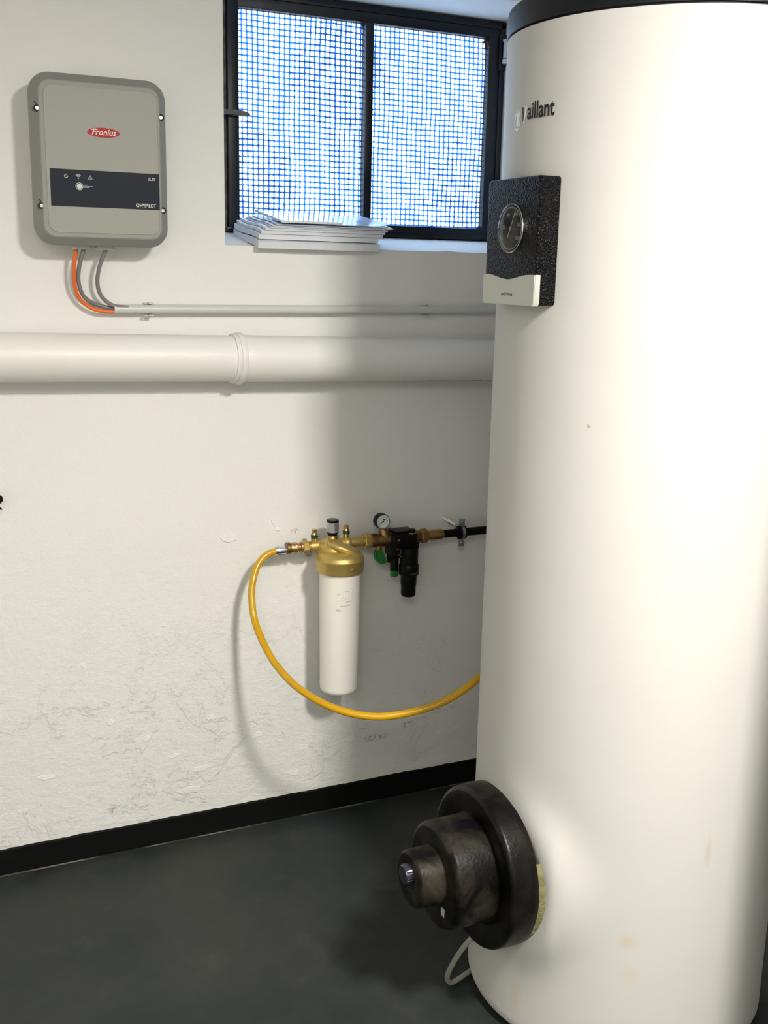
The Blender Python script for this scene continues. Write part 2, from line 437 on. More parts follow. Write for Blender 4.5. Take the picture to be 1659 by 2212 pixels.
def add_loft(bm, loops, cap=True):
    """loops: lists of 3D points, same count"""
    R = [[bm.verts.new(Vector(p)) for p in l] for l in loops]; n = len(R[0])
    for A, B in zip(R, R[1:]):
        for k in range(n): bm.faces.new((A[k], A[(k + 1) % n], B[(k + 1) % n], B[k]))
    if cap: bm.faces.new(R[0]); bm.faces.new(R[-1])
    return bm

def add_prism(bm, pts2, o, u, v, w, d):
    """outline pts2 in (u,v) at o, pushed along w by d"""
    o = Vector(o); u = Vector(u); v = Vector(v); w = Vector(w)
    return add_loft(bm, [[o + u * a + v * b for a, b in pts2], [o + u * a + v * b + w * d for a, b in pts2]])

def ring2(r0, r1, n=32):
    return None

def text_bm(s, size, offset=0.0, shear=0.0, align='CENTER', extrude=0.0, spacing=1.0):
    c = bpy.data.curves.new('txt', 'FONT'); c.body = s; c.size = size; c.offset = offset; c.shear = shear
    c.align_x = align; c.align_y = 'CENTER'; c.extrude = extrude; c.space_character = spacing; c.resolution_u = 4
    o = bpy.data.objects.new('txt', c); COL.objects.link(o)
    bpy.context.view_layer.update()
    me = bpy.data.meshes.new_from_object(o.evaluated_get(bpy.context.evaluated_depsgraph_get()))
    bm = bmesh.new(); bm.from_mesh(me)
    bpy.data.objects.remove(o); bpy.data.meshes.remove(me); bpy.data.curves.remove(c)
    return bm

def place(bm, o, u, v, w, sx=1.0, sy=1.0):
    o = Vector(o); u = Vector(u); v = Vector(v); w = Vector(w)
    for q in bm.verts: q.co = o + u * q.co.x * sx + v * q.co.y * sy + w * q.co.z
    return bm

def merge(bm, other):
    me = bpy.data.meshes.new('t'); other.to_mesh(me); other.free(); bm.from_mesh(me); bpy.data.meshes.remove(me)
    return bm

def add_ring(bm, o, u, v, w, r0, r1, d, n=40, a0=0, a1=2 * PI):
    """flat annulus (or arc) with thickness d"""
    o = Vector(o); u = Vector(u); v = Vector(v); w = Vector(w)
    full = abs(a1 - a0 - 2 * PI) < 1e-6; cnt = n if full else n + 1
    L = []
    for k in range(cnt):
        t = a0 + (a1 - a0) * k / n; dd = u * math.cos(t) + v * math.sin(t)
        L.append([bm.verts.new(o + dd * r0), bm.verts.new(o + dd * r1), bm.verts.new(o + dd * r1 + w * d), bm.verts.new(o + dd * r0 + w * d)])
    for k in range(n):
        A = L[k]; B = L[(k + 1) % cnt]
        for i in range(4): bm.faces.new((A[i], A[(i + 1) % 4], B[(i + 1) % 4], B[i]))
    if not full: bm.faces.new(L[0]); bm.faces.new(L[-1])
    return bm

X = Vector((1, 0, 0)); Y = Vector((0, 1, 0)); Z = Vector((0, 0, 1))

# ------------------------------------------------------------------ setting
RX0, RX1, RY0, H = -1.4, 2.9, -4.2, 2.40
WD = 0.34                                   # thickness of the window wall
OX0, OX1, OZS, OZB, OZT = 0.772, 1.653, 1.5355, 1.573, 2.166
WY = 0.23                                   # depth of the window frame

def build_wall_back():
    bm = bmesh.new()
    # front face as a grid of cells around the opening; edges of the opening slightly uneven
    xs = [RX0, -0.5, 0.2, OX0]; k = 26
    xs += [OX0 + (OX1 - OX0) * i / k for i in range(1, k + 1)] + [2.2, RX1]
    zs = [0, 0.6, 1.1, OZS]; kz = 16
    zs += [OZS + (OZT - OZS) * i / kz for i in range(1, kz + 1)] + [2.3, H]
    grid = {}
    for i, x in enumerate(xs):
        for j, z in enumerate(zs): grid[i, j] = bm.verts.new((x, 0, z))
    i0, i1 = xs.index(OX0), 3 + k; j0, j1 = 3, 3 + kz
    for i in range(len(xs) - 1):
        for j in range(len(zs) - 1):
            if i0 <= i < i1 and j0 <= j < j1: continue
            bm.faces.new((grid[i, j], grid[i + 1, j], grid[i + 1, j + 1], grid[i, j + 1]))
    # rough plaster edge of the sill
    for i in range(i0 + 1, i1):
        grid[i, j0].co.z += 0.003 * mnoise.noise(Vector((xs[i] * 25, 0, 3)))
        grid[i, j0].co.y += 0.004 * abs(mnoise.noise(Vector((xs[i] * 31, 1, 3))))
    loop = [(i, j0) for i in range(i0, i1)] + [(i1, j) for j in range(j0, j1)] + [(i, j1) for i in range(i1, i0, -1)] + [(i0, j) for j in range(j1, j0, -1)]
    def back(v, y):
        z = v.co.z
        if abs(v.co.z - OZS) < 0.006 and v.co.z < OZS + 0.006: z = OZS + (OZB - OZS) * min(y / WY, 1.0)
        else: z = max(z, OZS + (OZB - OZS) * min(y / WY, 1.0) + 0.001)
        return bm.verts.new((v.co.x, y, z))
    prev = [grid[p] for p in loop]
    for y in (0.012, 0.08, 0.16, WY, WD):
        cur = [back(grid[p], y) for p in loop]
        for a in range(len(loop)):
            b = (a + 1) % len(loop)
            bm.faces.new((prev[a], prev[b], cur[b], cur[a]))
        prev = cur
    o = [bm.verts.new(c) for c in ((RX0, WD, 0), (RX1, WD, 0), (RX1, WD, H), (RX0, WD, H))]
    # outer skin around the opening
    inner = [bm.verts.new(c) for c in ((OX0, WD, OZB), (OX1, WD, OZB), (OX1, WD, OZT), (OX0, WD, OZT))]
    for a in range(4): bm.faces.new((o[a], o[(a + 1) % 4], inner[(a + 1) % 4], inner[a]))
    f = [bm.verts.new(c) for c in ((RX0, 0, 0), (RX1, 0, 0), (RX1, 0, H), (RX0, 0, H))]
    for a in range(4): bm.faces.new((f[a], f[(a + 1) % 4], o[(a + 1) % 4], o[a]))
    me = obj('wall_back', bm, M['wall'], smooth=25, kind='structure')
    return me
wall_back = build_wall_back()

# flakes and blisters of old paint standing on the back wall
def chips():
    bm = bmesh.new()
    rnd = random.Random(3)
    spots = [(0.772, 0.812, 0.022, 0.010), (0.898, 0.845, 0.010, 0.012), (0.905, 0.825, 0.010, 0.004), (0.62, 0.24, 0.012, 0.005), (0.69, 0.19, 0.02, 0.006), (0.98, 0.20, 0.012, 0.007),
             (0.66, 0.135, 0.03, 0.008), (0.85, 0.26, 0.012, 0.006), (0.72, 0.33, 0.014, 0.006), (0.46, 0.36, 0.010, 0.007), (0.30, 0.24, 0.018, 0.006),
             (0.24, 0.16, 0.012, 0.005), (0.55, 0.30, 0.012, 0.006), (0.95, 0.13, 0.016, 0.006), (1.12, 0.20, 0.018, 0.007), (1.22, 0.30, 0.016, 0.005),
             (1.34, 0.235, 0.03, 0.006), (1.40, 0.25, 0.02, 0.005), (1.36, 0.33, 0.014, 0.004), (0.40, 0.52, 0.006, 0.006), (0.60, 0.60, 0.006, 0.004), (1.43, 0.17, 0.03, 0.01), (1.28, 0.17, 0.03, 0.012)]
    for x, z, rx, rz in spots:
        n = 18; ph = rnd.random() * 9
        rim = []
        top = []
        for k in range(n):
            t = 2 * PI * k / n
            q = 1 + 0.45 * mnoise.noise(Vector((math.cos(t) * 1.7 + ph, math.sin(t) * 1.7, ph)))
            rim.append(bm.verts.new((x + rx * 1.04 * q * math.cos(t), -0.00005, z + rz * 1.08 * q * math.sin(t))))
            top.append(bm.verts.new((x + rx * q * math.cos(t), -0.0010 - 0.0009 * (1 - math.sin(t)), z + rz * q * math.sin(t))))
        for k in range(n): bm.faces.new((rim[k], rim[(k + 1) % n], top[(k + 1) % n], top[k]))
        bm.faces.new(top)
    o = obj('peeling_paint', bm, M['wall'], parent=wall_back, smooth=20)
    o['kind'] = 'stuff'
chips()

def plane_wall(name, pts, m):
    bm = bmesh.new()
    bm.faces.new([bm.verts.new(p) for p in pts])
    r = bmesh.ops.extrude_face_region(bm, geom=bm.faces[:])
    n = (Vector(pts[1]) - Vector(pts[0])).cross(Vector(pts[2]) - Vector(pts[1])).normalized()
    for v in [g for g in r['geom'] if isinstance(g, bmesh.types.BMVert)]: v.co -= n * 0.1
    return obj(name, bm, m, smooth=0, kind='structure')
plane_wall('floor', [(RX0, RY0, 0), (RX1, RY0, 0), (RX1, 0, 0), (RX0, 0, 0)], M['floor'])
plane_wall('ceiling', [(RX0, 0, H), (RX1, 0, H), (RX1, RY0, H), (RX0, RY0, H)], M['ceiling'])
plane_wall('wall_left', [(RX0, 0, 0), (RX0, 0, H), (RX0, RY0, H), (RX0, RY0, 0)], M['ceiling'])
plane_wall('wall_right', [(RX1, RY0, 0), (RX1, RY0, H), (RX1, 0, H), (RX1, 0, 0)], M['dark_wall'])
plane_wall('wall_front', [(RX0, RY0, 0), (RX0, RY0, H), (RX1, RY0, H), (RX1, RY0, 0)], M['ceiling'])

# unseen vertical pier, added just right of the frame to shade the tank's right flank
bm = bmesh.new(); add_box(bm, (1.285, -1.66, 0), (1.395, -1.56, 2.40), 0.004); obj('added_shade_pier_1', bm, M['ceiling'], kind='structure')

def baseboard():
    bm = bmesh.new(); n = 420; T = []; F = []; Bt = []; Bb = []
    for i in range(n + 1):
        x = RX0 + (RX1 - RX0) * i / n
        z = 0.0675 + 0.0022 * mnoise.noise(Vector((x * 9, 0, 0))) + 0.0016 * mnoise.noise(Vector((x * 60, 2, 0))) + 0.0014 * mnoise.noise(Vector((x * 170, 5, 0)))
        T.append(bm.verts.new((x, -0.0015, z))); F.append(bm.verts.new((x, -0.004, z - 0.003)))
        Bt.append(bm.verts.new((x, -0.006, 0.0))); Bb.append(bm.verts.new((x, -0.0002, z + 0.0004)))
    for i in range(n):
        for A, B in ((Bb, T), (T, F), (F, Bt)): bm.faces.new((A[i], A[i + 1], B[i + 1], B[i]))
    obj('baseboard_back', bm, M['base'], smooth=30, kind='structure')
baseboard()

# window_1 ------------------------------------------------------------
win = root('window_1', None, None, (1.24, WY, 1.6), kind='structure')
def window():
    gy = WY
    x0, x1, z0, z1 = OX0 + 0.001, OX1 - 0.001, OZB + 0.0005, OZT - 0.001
    bm = bmesh.new()                       # outer fixed angle frame
    add_box(bm, (x0, gy - 0.002, z0), (0.848, gy + 0.035, z1), 0.002)
    add_box(bm, (x1 - 0.014, gy - 0.002, z0), (x1, gy + 0.035, z1), 0.002)
    add_box(bm, (x0, gy - 0.003, z1 - 0.014), (x1, gy + 0.035, z1), 0.002)
    add_box(bm, (x0, gy - 0.003, z0), (x1, gy + 0.035, z0 + 0.010), 0.002)
    obj('window_frame', bm, M['frame_dirty'], win, plabel='grimy fixed steel frame bedded in the plaster')
    bm = bmesh.new()                       # casement
    sx0, sx1, sz0, sz1 = 0.847, 1.640, 1.580, 2.156
    gx0, gx1, gz0, gz1 = 0.877, 1.600, 1.606, 2.119
    fy0, fy1 = gy - 0.016, gy + 0.014
    add_box(bm, (sx0, fy0, sz0), (gx0, fy1, sz1), 0.003)
    add_box(bm, (gx1, fy0, sz0), (sx1, fy1, sz1), 0.003)
    add_box(bm, (sx0, fy0 + 0.0004, gz1), (sx1, fy1, sz1), 0.003)
    add_box(bm, (sx0, fy0 + 0.0004, sz0), (sx1, fy1, gz0), 0.003)
    # raised lip and a rolled bead along the casement
    add_box(bm, (sx0 - 0.008, fy0 - 0.004, sz1 - 0.012), (sx1 + 0.010, fy0 + 0.004, sz1 + 0.006), 0.002)
    add_box(bm, (sx1 - 0.006, fy0 - 0.004, sz0), (sx1 + 0.010, fy0 + 0.004, sz1), 0.002)
    add_box(bm, (sx0 - 0.006, fy0 - 0.003, sz0 - 0.006), (sx1 + 0.008, fy0 + 0.004, sz0 + 0.006), 0.002)
    obj('casement', bm, M['steel_frame'], win)
    bm = bmesh.new(); add_box(bm, (1.225, fy0 - 0.003, gz0 - 0.002), (1.2485, fy1, gz1 + 0.002), 0.0035)
    obj('mullion', bm, M['steel_frame'], win)
    def pane(a, b):
        bm = bmesh.new()
        pts = rrect(a, b, gz0, gz1, 0.008, 5)
        wav = [(p + 0.0012 * mnoise.noise(Vector((p * 40, q * 40, 1))), q) for p, q in pts]
        add_prism(bm, wav, (0, gy + 0.004, 0), X, Z, Y, 0.0004)
        obj('glass_pane', bm, M['glass'], win, smooth=0)
        bm = bmesh.new()                   # putty fillet with rounded corners round the pane
        outer = rrect(a - 0.006, b + 0.006, gz0 - 0.006, gz1 + 0.006, 0.004, 5)
        L = []
        inn = rrect(a + 0.0015, b - 0.0015, gz0 + 0.0015, gz1 - 0.0015, 0.011, 5)
        add_loft(bm, [[(p, gy - 0.0135, q) for p, q in outer], [(p, gy + 0.0025, q) for p, q in inn], [(p, gy + 0.0035, q) for p, q in outer]], cap=False)
        obj('putty', bm, M['steel_frame'], win)
    pane(gx0, 1.2255); pane(1.248, gx1)
    bm = bmesh.new()
    for k in range(9): add_lathe(bm, [(0, 0), (0.0035, 0), (0, 0.0012)], (gx1 - 0.004 - 0.003 * (k % 3) * (k < 4), gy - 0.003, gz1 - 0.005 - 0.0028 * k), (0, -1, 0), 7)
    obj('rust_patch', bm, M['rust'], win, plabel='dark red rust at the corner')
    # lever latch on the left
    bm = bmesh.new()
    pts = [(0.802, 0.0), (0.845, 0.0015), (0.875, 0.0015), (0.893, -0.002), (0.900, -0.009), (0.893, -0.0115), (0.875, -0.010), (0.802, -0.010)]
    add_prism(bm, pts, (0, fy0 - 0.024, 1.870), X, Z, Y, 0.018)
    add_cyl(bm, (0.862, fy0 - 0.010, 1.866), (0.862, fy0 + 0.004, 1.866), 0.008, 0.001, 20)
    obj('latch_lever', bm, M['frame_dirty'], win, plabel='worn steel lever latch')
    bm = bmesh.new()
    add_cyl(bm, (1.650, fy0 - 0.010, 2.050), (1.650, fy0 - 0.010, 2.118), 0.0075, 0.001, 16)
    add_box(bm, (1.630, fy0 - 0.006, 2.035), (1.652, fy0 + 0.0, 2.130), 0.002)
    obj('hinge', bm, M['steel_frame'], win)
    bm = bmesh.new()
    add_cyl(bm, (1.6425, fy0 - 0.0175, 2.066), (1.6425, fy0 - 0.0175, 2.112), 0.0062, 0.001, 14)
    add_cyl(bm, (1.6425, fy0 - 0.0175, 2.110), (1.6425, fy0 - 0.0175, 2.116), 0.0085, 0.001, 14)
    add_cyl(bm, (1.6425, fy0 - 0.0175, 2.052), (1.6425, fy0 - 0.0175, 2.064), 0.0080, 0.002, 10)
    obj('hinge_pin', bm, M['hinge'], win, plabel='hinge pin overpainted white')
window()

# outside, seen only as tints through the wired glass --------------------
bm = bmesh.new(); add_box(bm, (-2.5, WD, 1.30), (6.5, 5.5, 1.40)); obj('ground_outside', bm, M['paving'], kind='structure', smooth=0)

def shrub(name, c, s, n, seed, label):
    rnd = random.Random(seed)
    r = root(name, label, 'shrub', (c[0], c[1], 1.40))
    bm = bmesh.new()
    for k in range(7):
        a = rnd.uniform(0, 2 * PI); q = rnd.uniform(0.1, 0.6)
        add_tube(bm, [(c[0], c[1], 1.40), (c[0] + s[0] * q * 0.4 * math.cos(a), c[1] + s[1] * q * 0.4 * math.sin(a), (1.4 + c[2]) / 2), (c[0] + s[0] * q * math.cos(a), c[1] + s[1] * q * math.sin(a), c[2] + s[2] * 0.5 * rnd.random())], lambda t: 0.0045 * (1 - 0.8 * t), 6, 4)
    obj('stem', bm, M['twig'], r)
    bm = bmesh.new()
    for k in range(n):
        while True:
            p = Vector((rnd.uniform(-1, 1), rnd.uniform(-1, 1), rnd.uniform(-1, 1)))
            if p.length < 1: break
        p = Vector((c[0] + p.x * s[0], c[1] + p.y * s[1], c[2] + p.z * s[2]))
        u = Vector((rnd.uniform(-1, 1), rnd.uniform(-1, 1), rnd.uniform(-1, 1))).normalized(); _, v, w = basis(u)
        L = rnd.uniform(0.03, 0.055)
        pts = [(0, 0), (0.35, 0.24), (0.7, 0.2), (1, 0), (0.7, -0.2), (0.35, -0.24)]
        vs = [bm.verts.new(p + u * L * a + v * L * b + w * L * 0.12 * abs(b) * 4) for a, b in pts]
        bm.faces.new((vs[0], vs[1], vs[2], vs[3])); bm.faces.new((vs[0], vs[3], vs[4], vs[5]))
    obj('foliage', bm, M['leaf'], r, smooth=0)
shrub('shrub', (1.30, 1.45, 1.78), (0.17, 0.3, 0.22), 330, 1, 'faint green shrub outside, behind the lower left of the wired glass')
shrub('shrub', (1.70, 1.55, 2.24), (0.17, 0.3, 0.22), 420, 2, 'faint green shrub outside, behind the top of the left wired pane beside the mullion')
shrub('shrub', (2.44, 1.9, 1.84), (0.12, 0.25, 0.2), 120, 5, 'faint shrub outside, behind the lower right of the right wired pane')

# ------------------------------------------------------------------ hot water tank
TX, TY, TR = 1.3435, -0.919, 0.3078
TZ0, TZ1, TZ2 = 0.020, 1.893, 1.945
tank = root('hot_water_tank', 'tall white cylindrical hot water tank with black lid, filling the right of the room', 'water tank', (TX, TY, 0))
def tank_body():
    bm = bmesh.new(); n = 256; nz = 190
    rings = []
    for j in range(nz + 1):
        z = TZ0 + (TZ1 - TZ0) * j / nz
        ring = []
        for k in range(n):
            a = 2 * PI * k / n
            # soft creases of the foil jacket
            d = 0.0006 * mnoise.noise(Vector((math.cos(a) * 3, math.sin(a) * 3, z * 5))) 
            e = 0.0
            if j == 0: e = -0.003
            # the jacket stands proud of the tank round the flange cut-out
            sy = TR * math.sin(a); dd = math.hypot(sy, z - 0.343)
            if math.cos(a) < 0 and sy < 0:
                f = max(0.0, dd - 0.160) / 0.055
                rise = 0.027 * min(1.0, (sy / 0.157) ** 2)
                e += rise * math.exp(-f * f * 1.5) * (1.0 if dd > 0.150 else max(0.0, (dd - 0.10) / 0.05))
            ring.append(bm.verts.new((TX + (TR + d + e) * math.cos(a), TY + (TR + d + e) * math.sin(a), z)))
        rings.append(ring)
    for A, B in zip(rings, rings[1:]):
        for k in range(n): bm.faces.new((A[k], A[(k + 1) % n], B[(k + 1) % n], B[k]))
    bm.faces.new(rings[0]); bm.faces.new(rings[-1])
    obj('insulation_jacket', bm, M['jacket'], tank)
    bm = bmesh.new()
    pr = [(0, TZ1 + 0.001), (TR - 0.004, TZ1 + 0.001), (TR - 0.004, TZ1 + 0.003), (TR + 0.0008, TZ1 + 0.004)]
    rr = 0.010
    for k in range(6):
        t = k / 5 * PI / 2; pr.append((TR + 0.0008 - rr + rr * math.cos(t), TZ2 - rr + rr * math.sin(t)))
    pr += [(0, TZ2 + 0.006)]
    add_lathe(bm, pr, (TX, TY, 0), n=160); obj('lid', bm, M['lid'], tank)
    for k in range(3):
        a = math.radians(90 + 120 * k)
        bm = bmesh.new(); add_cyl(bm, (TX + 0.2 * math.cos(a), TY + 0.2 * math.sin(a), 0), (TX + 0.2 * math.cos(a), TY + 0.2 * math.sin(a), TZ0 + 0.002), 0.03, 0.003)
        obj('foot', bm, M['foot'], tank)
tank_body()

def on_tank(bm, az, z, lift=0.0008):
    """wrap a flat XY mesh round the jacket; local x runs to the viewer's right"""
    for v in bm.verts:
        a = math.radians(az) + v.co.x / TR
        r = TR + lift + v.co.z
        v.co = Vector((TX + r * math.cos(a), TY + r * math.sin(a), z + v.co.y))
    return bm
# lettering and round emblem on the jacket
t = text_bm('aillant', 0.040, 0.0009, 0, 'LEFT')
w0 = min(v.co.x for v in t.verts); w1 = max(v.co.x for v in t.verts)
span = math.radians(192.3 - 178.6) * TR
for v in t.verts: v.co.x = (v.co.x - w0) / (w1 - w0) * span; v.co.y *= 0.95
bmesh.ops.subdivide_edges(t, edges=[e for e in t.edges if e.calc_length() > 0.008], cuts=2)
on_tank(t, 178.6, 1.7555); obj('lettering', t, M['black_print'], tank, smooth=0, plabel='black lettering')
t = bmesh.new()
for a, b, c, d in ((-0.0, 0.014, 0.0055, -0.014),):
    add_prism(t, [(0, 0.013), (0.0055, 0.013), (0.0105, -0.013), (0.0070, -0.013)], (0, 0, 0), X, Y, Z, 0.0003)
on_tank(t, 174.9, 1.7520); obj('letter_stroke', t, M['black_print'], tank, smooth=0)
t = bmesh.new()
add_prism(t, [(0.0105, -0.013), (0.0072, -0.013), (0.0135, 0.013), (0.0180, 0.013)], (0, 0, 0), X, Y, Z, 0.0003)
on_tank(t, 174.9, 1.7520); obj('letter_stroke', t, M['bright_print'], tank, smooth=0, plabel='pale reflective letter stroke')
t = bmesh.new()
for k in range(36):        # egg-shaped ring, open at the top where the ears cross it
    a0 = math.radians(112 + 316 * k / 36); a1 = math.radians(112 + 316 * (k + 1) / 36)
    f = lambda a, r: (r * 0.0125 * math.cos(a), r * 0.0155 * math.sin(a) - 0.002 * (math.sin(a) < 0))
    add_prism(t, [f(a0, 1), f(a1, 1), f(a1, 0.74), f(a0, 0.74)], (0, 0, 0), X, Y, Z, 0.0003)
add_prism(t, [(-0.004, -0.010), (0.004, -0.011), (0.007, -0.004), (0.004, 0.001), (0.0045, 0.006), (0.001, 0.008), (-0.003, 0.005), (-0.006, -0.003)], (0, 0, 0), X, Y, Z, 0.0003)
add_prism(t, [(-0.003, 0.006), (0, 0.007), (-0.0035, 0.019), (-0.006, 0.018)], (0, 0, 0), X, Y, Z, 0.0003)
add_prism(t, [(0.001, 0.0075), (0.0035, 0.006), (0.0055, 0.018), (0.003, 0.019)], (0, 0, 0), X, Y, Z, 0.0003)
on_tank(t, 172.0, 1.7455); obj('emblem', t, M['bright_print'], tank, smooth=0, plabel='white oval emblem')

# thermometer box, facing left
BX = TX - TR - 0.028
def thermo():
    y0, y1, z0, z1 = -1.007, -0.838, 1.4335, 1.6455
    r = 0.006
    L = []
    for x, ins in ((TX - TR + 0.012, 0), (BX + 0.003, 0), (BX + 0.0009, 0.0009), (BX, 0.003)):
        L.append([(x, p, q) for p, q in rrect(y0 + ins, y1 - ins, z0 + ins, z1 - ins, r, 5)])
    bm = bmesh.new(); add_loft(bm, L)
    box = obj('thermometer_box', bm, M['hammered'], tank, smooth=50, plabel='textured black thermometer box')
    u = Vector((0, -1, 0)); n = Vector((-1, 0, 0))
    # silver plate with a wavy upper edge
    yc = (y0 + y1) / 2; W2 = (y1 - y0) / 2 + 0.0012
    top = []
    for k in range(25):
        s = -1 + 2 * k / 24
        top.append((s * W2, 1.4845 - 0.0085 * (0.5 + 0.5 * math.cos(PI * max(-1, min(1, (s + 0.05) * 1.15)))) - z0))
    pts = [(p, q) for p, q in top][::-1] + [(-W2, 0.004), (-W2 + 0.004, -0.0012), (W2 - 0.004, -0.0012), (W2, 0.004)]
    bm = bmesh.new(); add_prism(bm, pts, (BX - 0.003, yc, z0), u, Z, -n, 0.0115)
    bmesh.ops.bevel(bm, geom=[e for e in bm.edges if abs(e.verts[0].co.x - (BX - 0.003)) < 1e-5 and abs(e.verts[1].co.x - (BX - 0.003)) < 1e-5], offset=0.0012, segments=2, affect='EDGES')
    obj('badge_plate', bm, M['silver_plate'], box, smooth=40, plabel='silver plate with small dark lettering')
    t = text_bm('auroSTOR plus', 0.0075, 0.0001); place(t, (BX - 0.0033, -0.921, 1.4505), u, Z, n, 0.80, 1.0)
    obj('plate_lettering', t, M['black_print'], box, smooth=0)
    dc = Vector((BX, -0.9215, 1.5620)); R = 0.0405
    bm = bmesh.new(); add_lathe(bm, [(0, 0.0002), (R * 0.97, 0.0002), (R * 0.97, 0.0010), (0, 0.0010)], dc, n, 64)
    obj('dial', bm, M['dial'], box)
    bm = bmesh.new(); add_lathe(bm, [(R + 0.0005, -0.001), (R + 0.0012, 0.0008), (R + 0.0012, 0.0020), (R + 0.0006, 0.0028), (R - 0.0004, 0.0028), (R - 0.0006, 0.0010), (R + 0.0005, -0.001)], dc, n, 64, cap=False)
    obj('bezel', bm, M['chrome'], box)
    bm = bmesh.new(); add_lathe(bm, [(R - 0.0045, 0.0011), (R - 0.0045, 0.0016), (R - 0.0058, 0.0016), (R - 0.0058, 0.0011)], dc, n, 64, cap=False)
    obj('dial_ring', bm, M['grey_print'], box)
    nd = bmesh.new()
    c, s = math.cos(math.radians(27)), math.sin(math.radians(27))
    du = u * c - Z * s; dv = u * s + Z * c
    add_prism(nd, [(-0.0016, -0.018), (0.0016, -0.018), (0.0010, -0.004), (0.0030, 0), (0.0010, 0.004), (0.0005, 0.031), (-0.0005, 0.031), (-0.0010, 0.004), (-0.0030, 0), (-0.0010, -0.004)], dc + n * 0.0018, du, dv, n, 0.0005)
    obj('needle', nd, M['needle'], box, smooth=0)
    T = bmesh.new()
    for s_, px, pz in (('20', -0.57, 0.06), ('40', -0.22, 0.55), ('60', 0.42, 0.58), ('80', 0.66, 0.14), ('100', 0.52, -0.42)):
        merge(T, place(text_bm(s_, 0.0085, 0.0001), dc + n * 0.0012 + u * px * R + Z * pz * R, u, Z, n))
    for k in range(26):
        a = math.radians(215 - 250 * k / 25); rr0 = R * (0.80 if k % 5 else 0.76)
        d1 = u * math.cos(a) + Z * math.sin(a); d2 = -u * math.sin(a) + Z * math.cos(a)
        add_prism(T, [(rr0, -0.0003), (R * 0.85, -0.0003), (R * 0.85, 0.0003), (rr0, 0.0003)], dc + n * 0.0011, d1, d2, n, 0.0002)
    obj('dial_numbers', T, M['grey_print'], box, smooth=0)
    bm = bmesh.new()
    pr = [(R - 0.0008, 0.0022)] + [((R - 0.0008) * math.cos(t), 0.0030 + 0.006 * math.sin(t)) for t in [k * PI / 2 / 6 for k in range(7)]][:-1] + [(0, 0.009)]
    add_lathe(bm, pr, dc, n, 48, cap=False); obj('lens', bm, M['lens'], box)
thermo()

# flange cover low on the tank: wide disc, drum, cap and knob
FZ = 0.343
def flange():
    n = Vector((-1, 0, 0)); c = Vector((TX - TR, TY, FZ))
    # disc: follows the jacket behind, flat in front; underside sags a little like worn foam
    bm = bmesh.new()
    def arc(r, h, b, out=True): return [(r - b + b * math.cos(t), h - b + b * math.sin(t)) for t in [k * PI / 2 / 5 for k in range(6)]]
    # the disc is a tube from inside the jacket so that its back edge hugs the curve
    pr = [(0, -0.006), (0.1565, -0.006), (0.1585, -0.003), (0.1588, 0.01)] + arc(0.158, 0.052, 0.010) + [(0.112, 0.050), (0.108, 0.047), (0, 0.047)]
    add_lathe(bm, pr, c, n, 96); fl = obj('flange_cover', bm, M['flange'], tank, plabel='round black foam flange cover')
    bm = bmesh.new()
    pr = [(0, 0.045), (0.105, 0.045), (0.1045, 0.08)] + arc(0.104, 0.136, 0.012) + [(0.060, 0.134), (0, 0.134)]
    add_lathe(bm, pr, c, n, 80); dr = obj('heater_drum', bm, M['drum'], tank, plabel='mottled black drum')
    bm = bmesh.new()
    pr = [(0, 0.132), (0.0565, 0.132), (0.056, 0.150)] + arc(0.0555, 0.188, 0.007) + [(0.024, 0.187), (0.022, 0.183), (0, 0.183)]
    add_lathe(bm, pr, c + Vector((0, 0, 0.004)), n, 64); cp = obj('end_cap', bm, M['drum'], tank)
    bm = bmesh.new()
    kc = c + Vector((0, 0, 0.018))
    add_lathe(bm, [(0, 0.180), (0.019, 0.180), (0.019, 0.198), (0.0165, 0.202), (0, 0.202)], kc, n, 40)
    for k in range(20):
        a = 2 * PI * k / 20; d = Vector((0, math.cos(a), math.sin(a)))
        add_cyl(bm, kc + n * 0.184 + d * 0.0185, kc + n * 0.200 + d * 0.0180, 0.0016, 0, 8)
    obj('knob', bm, M['knob_metal'], cp, plabel='ribbed metal knob')
    bm = bmesh.new()
    add_box(bm, (c.x - 0.1362, c.y - 0.048, c.z - 0.062), (c.x - 0.133, c.y - 0.036, c.z - 0.046), 0.001)
    obj('label_tab', bm, M['silver_plate'], dr)
    # foam of the cut-out showing between cover and jacket on the right and below
    bm = bmesh.new(); k0 = -60; k1 = 26; N = 60; V = []
    for k in range(N + 1):
        d = math.radians(k0 + (k1 - k0) * k / N); w_ = math.sin(PI * k / N) ** 0.5
        jag = 0.0014 * mnoise.noise(Vector((k * 0.45, 0, 0)))
        l = []
        for rr_, h in ((0.150, -0.004), (0.1570, -0.004), (0.1575 + 0.0028 * w_ + jag, -0.010 - 0.006 * w_), (0.1600 + 0.003 * w_ + jag, -0.040), (0.150, -0.045)):
            l.append(bm.verts.new((TX - TR - h, TY - rr_ * math.cos(d), FZ + rr_ * math.sin(d))))
        V.append(l)
    for p, q in zip(V, V[1:]):
        for m_ in range(5): bm.faces.new((p[m_], p[(m_ + 1) % 5], q[(m_ + 1) % 5], q[m_]))
    bm.faces.new(V[0]); bm.faces.new(V[-1])
    obj('foam_edge', bm, M['foam'], tank, plabel='yellow insulation foam showing at the cut-out')
flange()

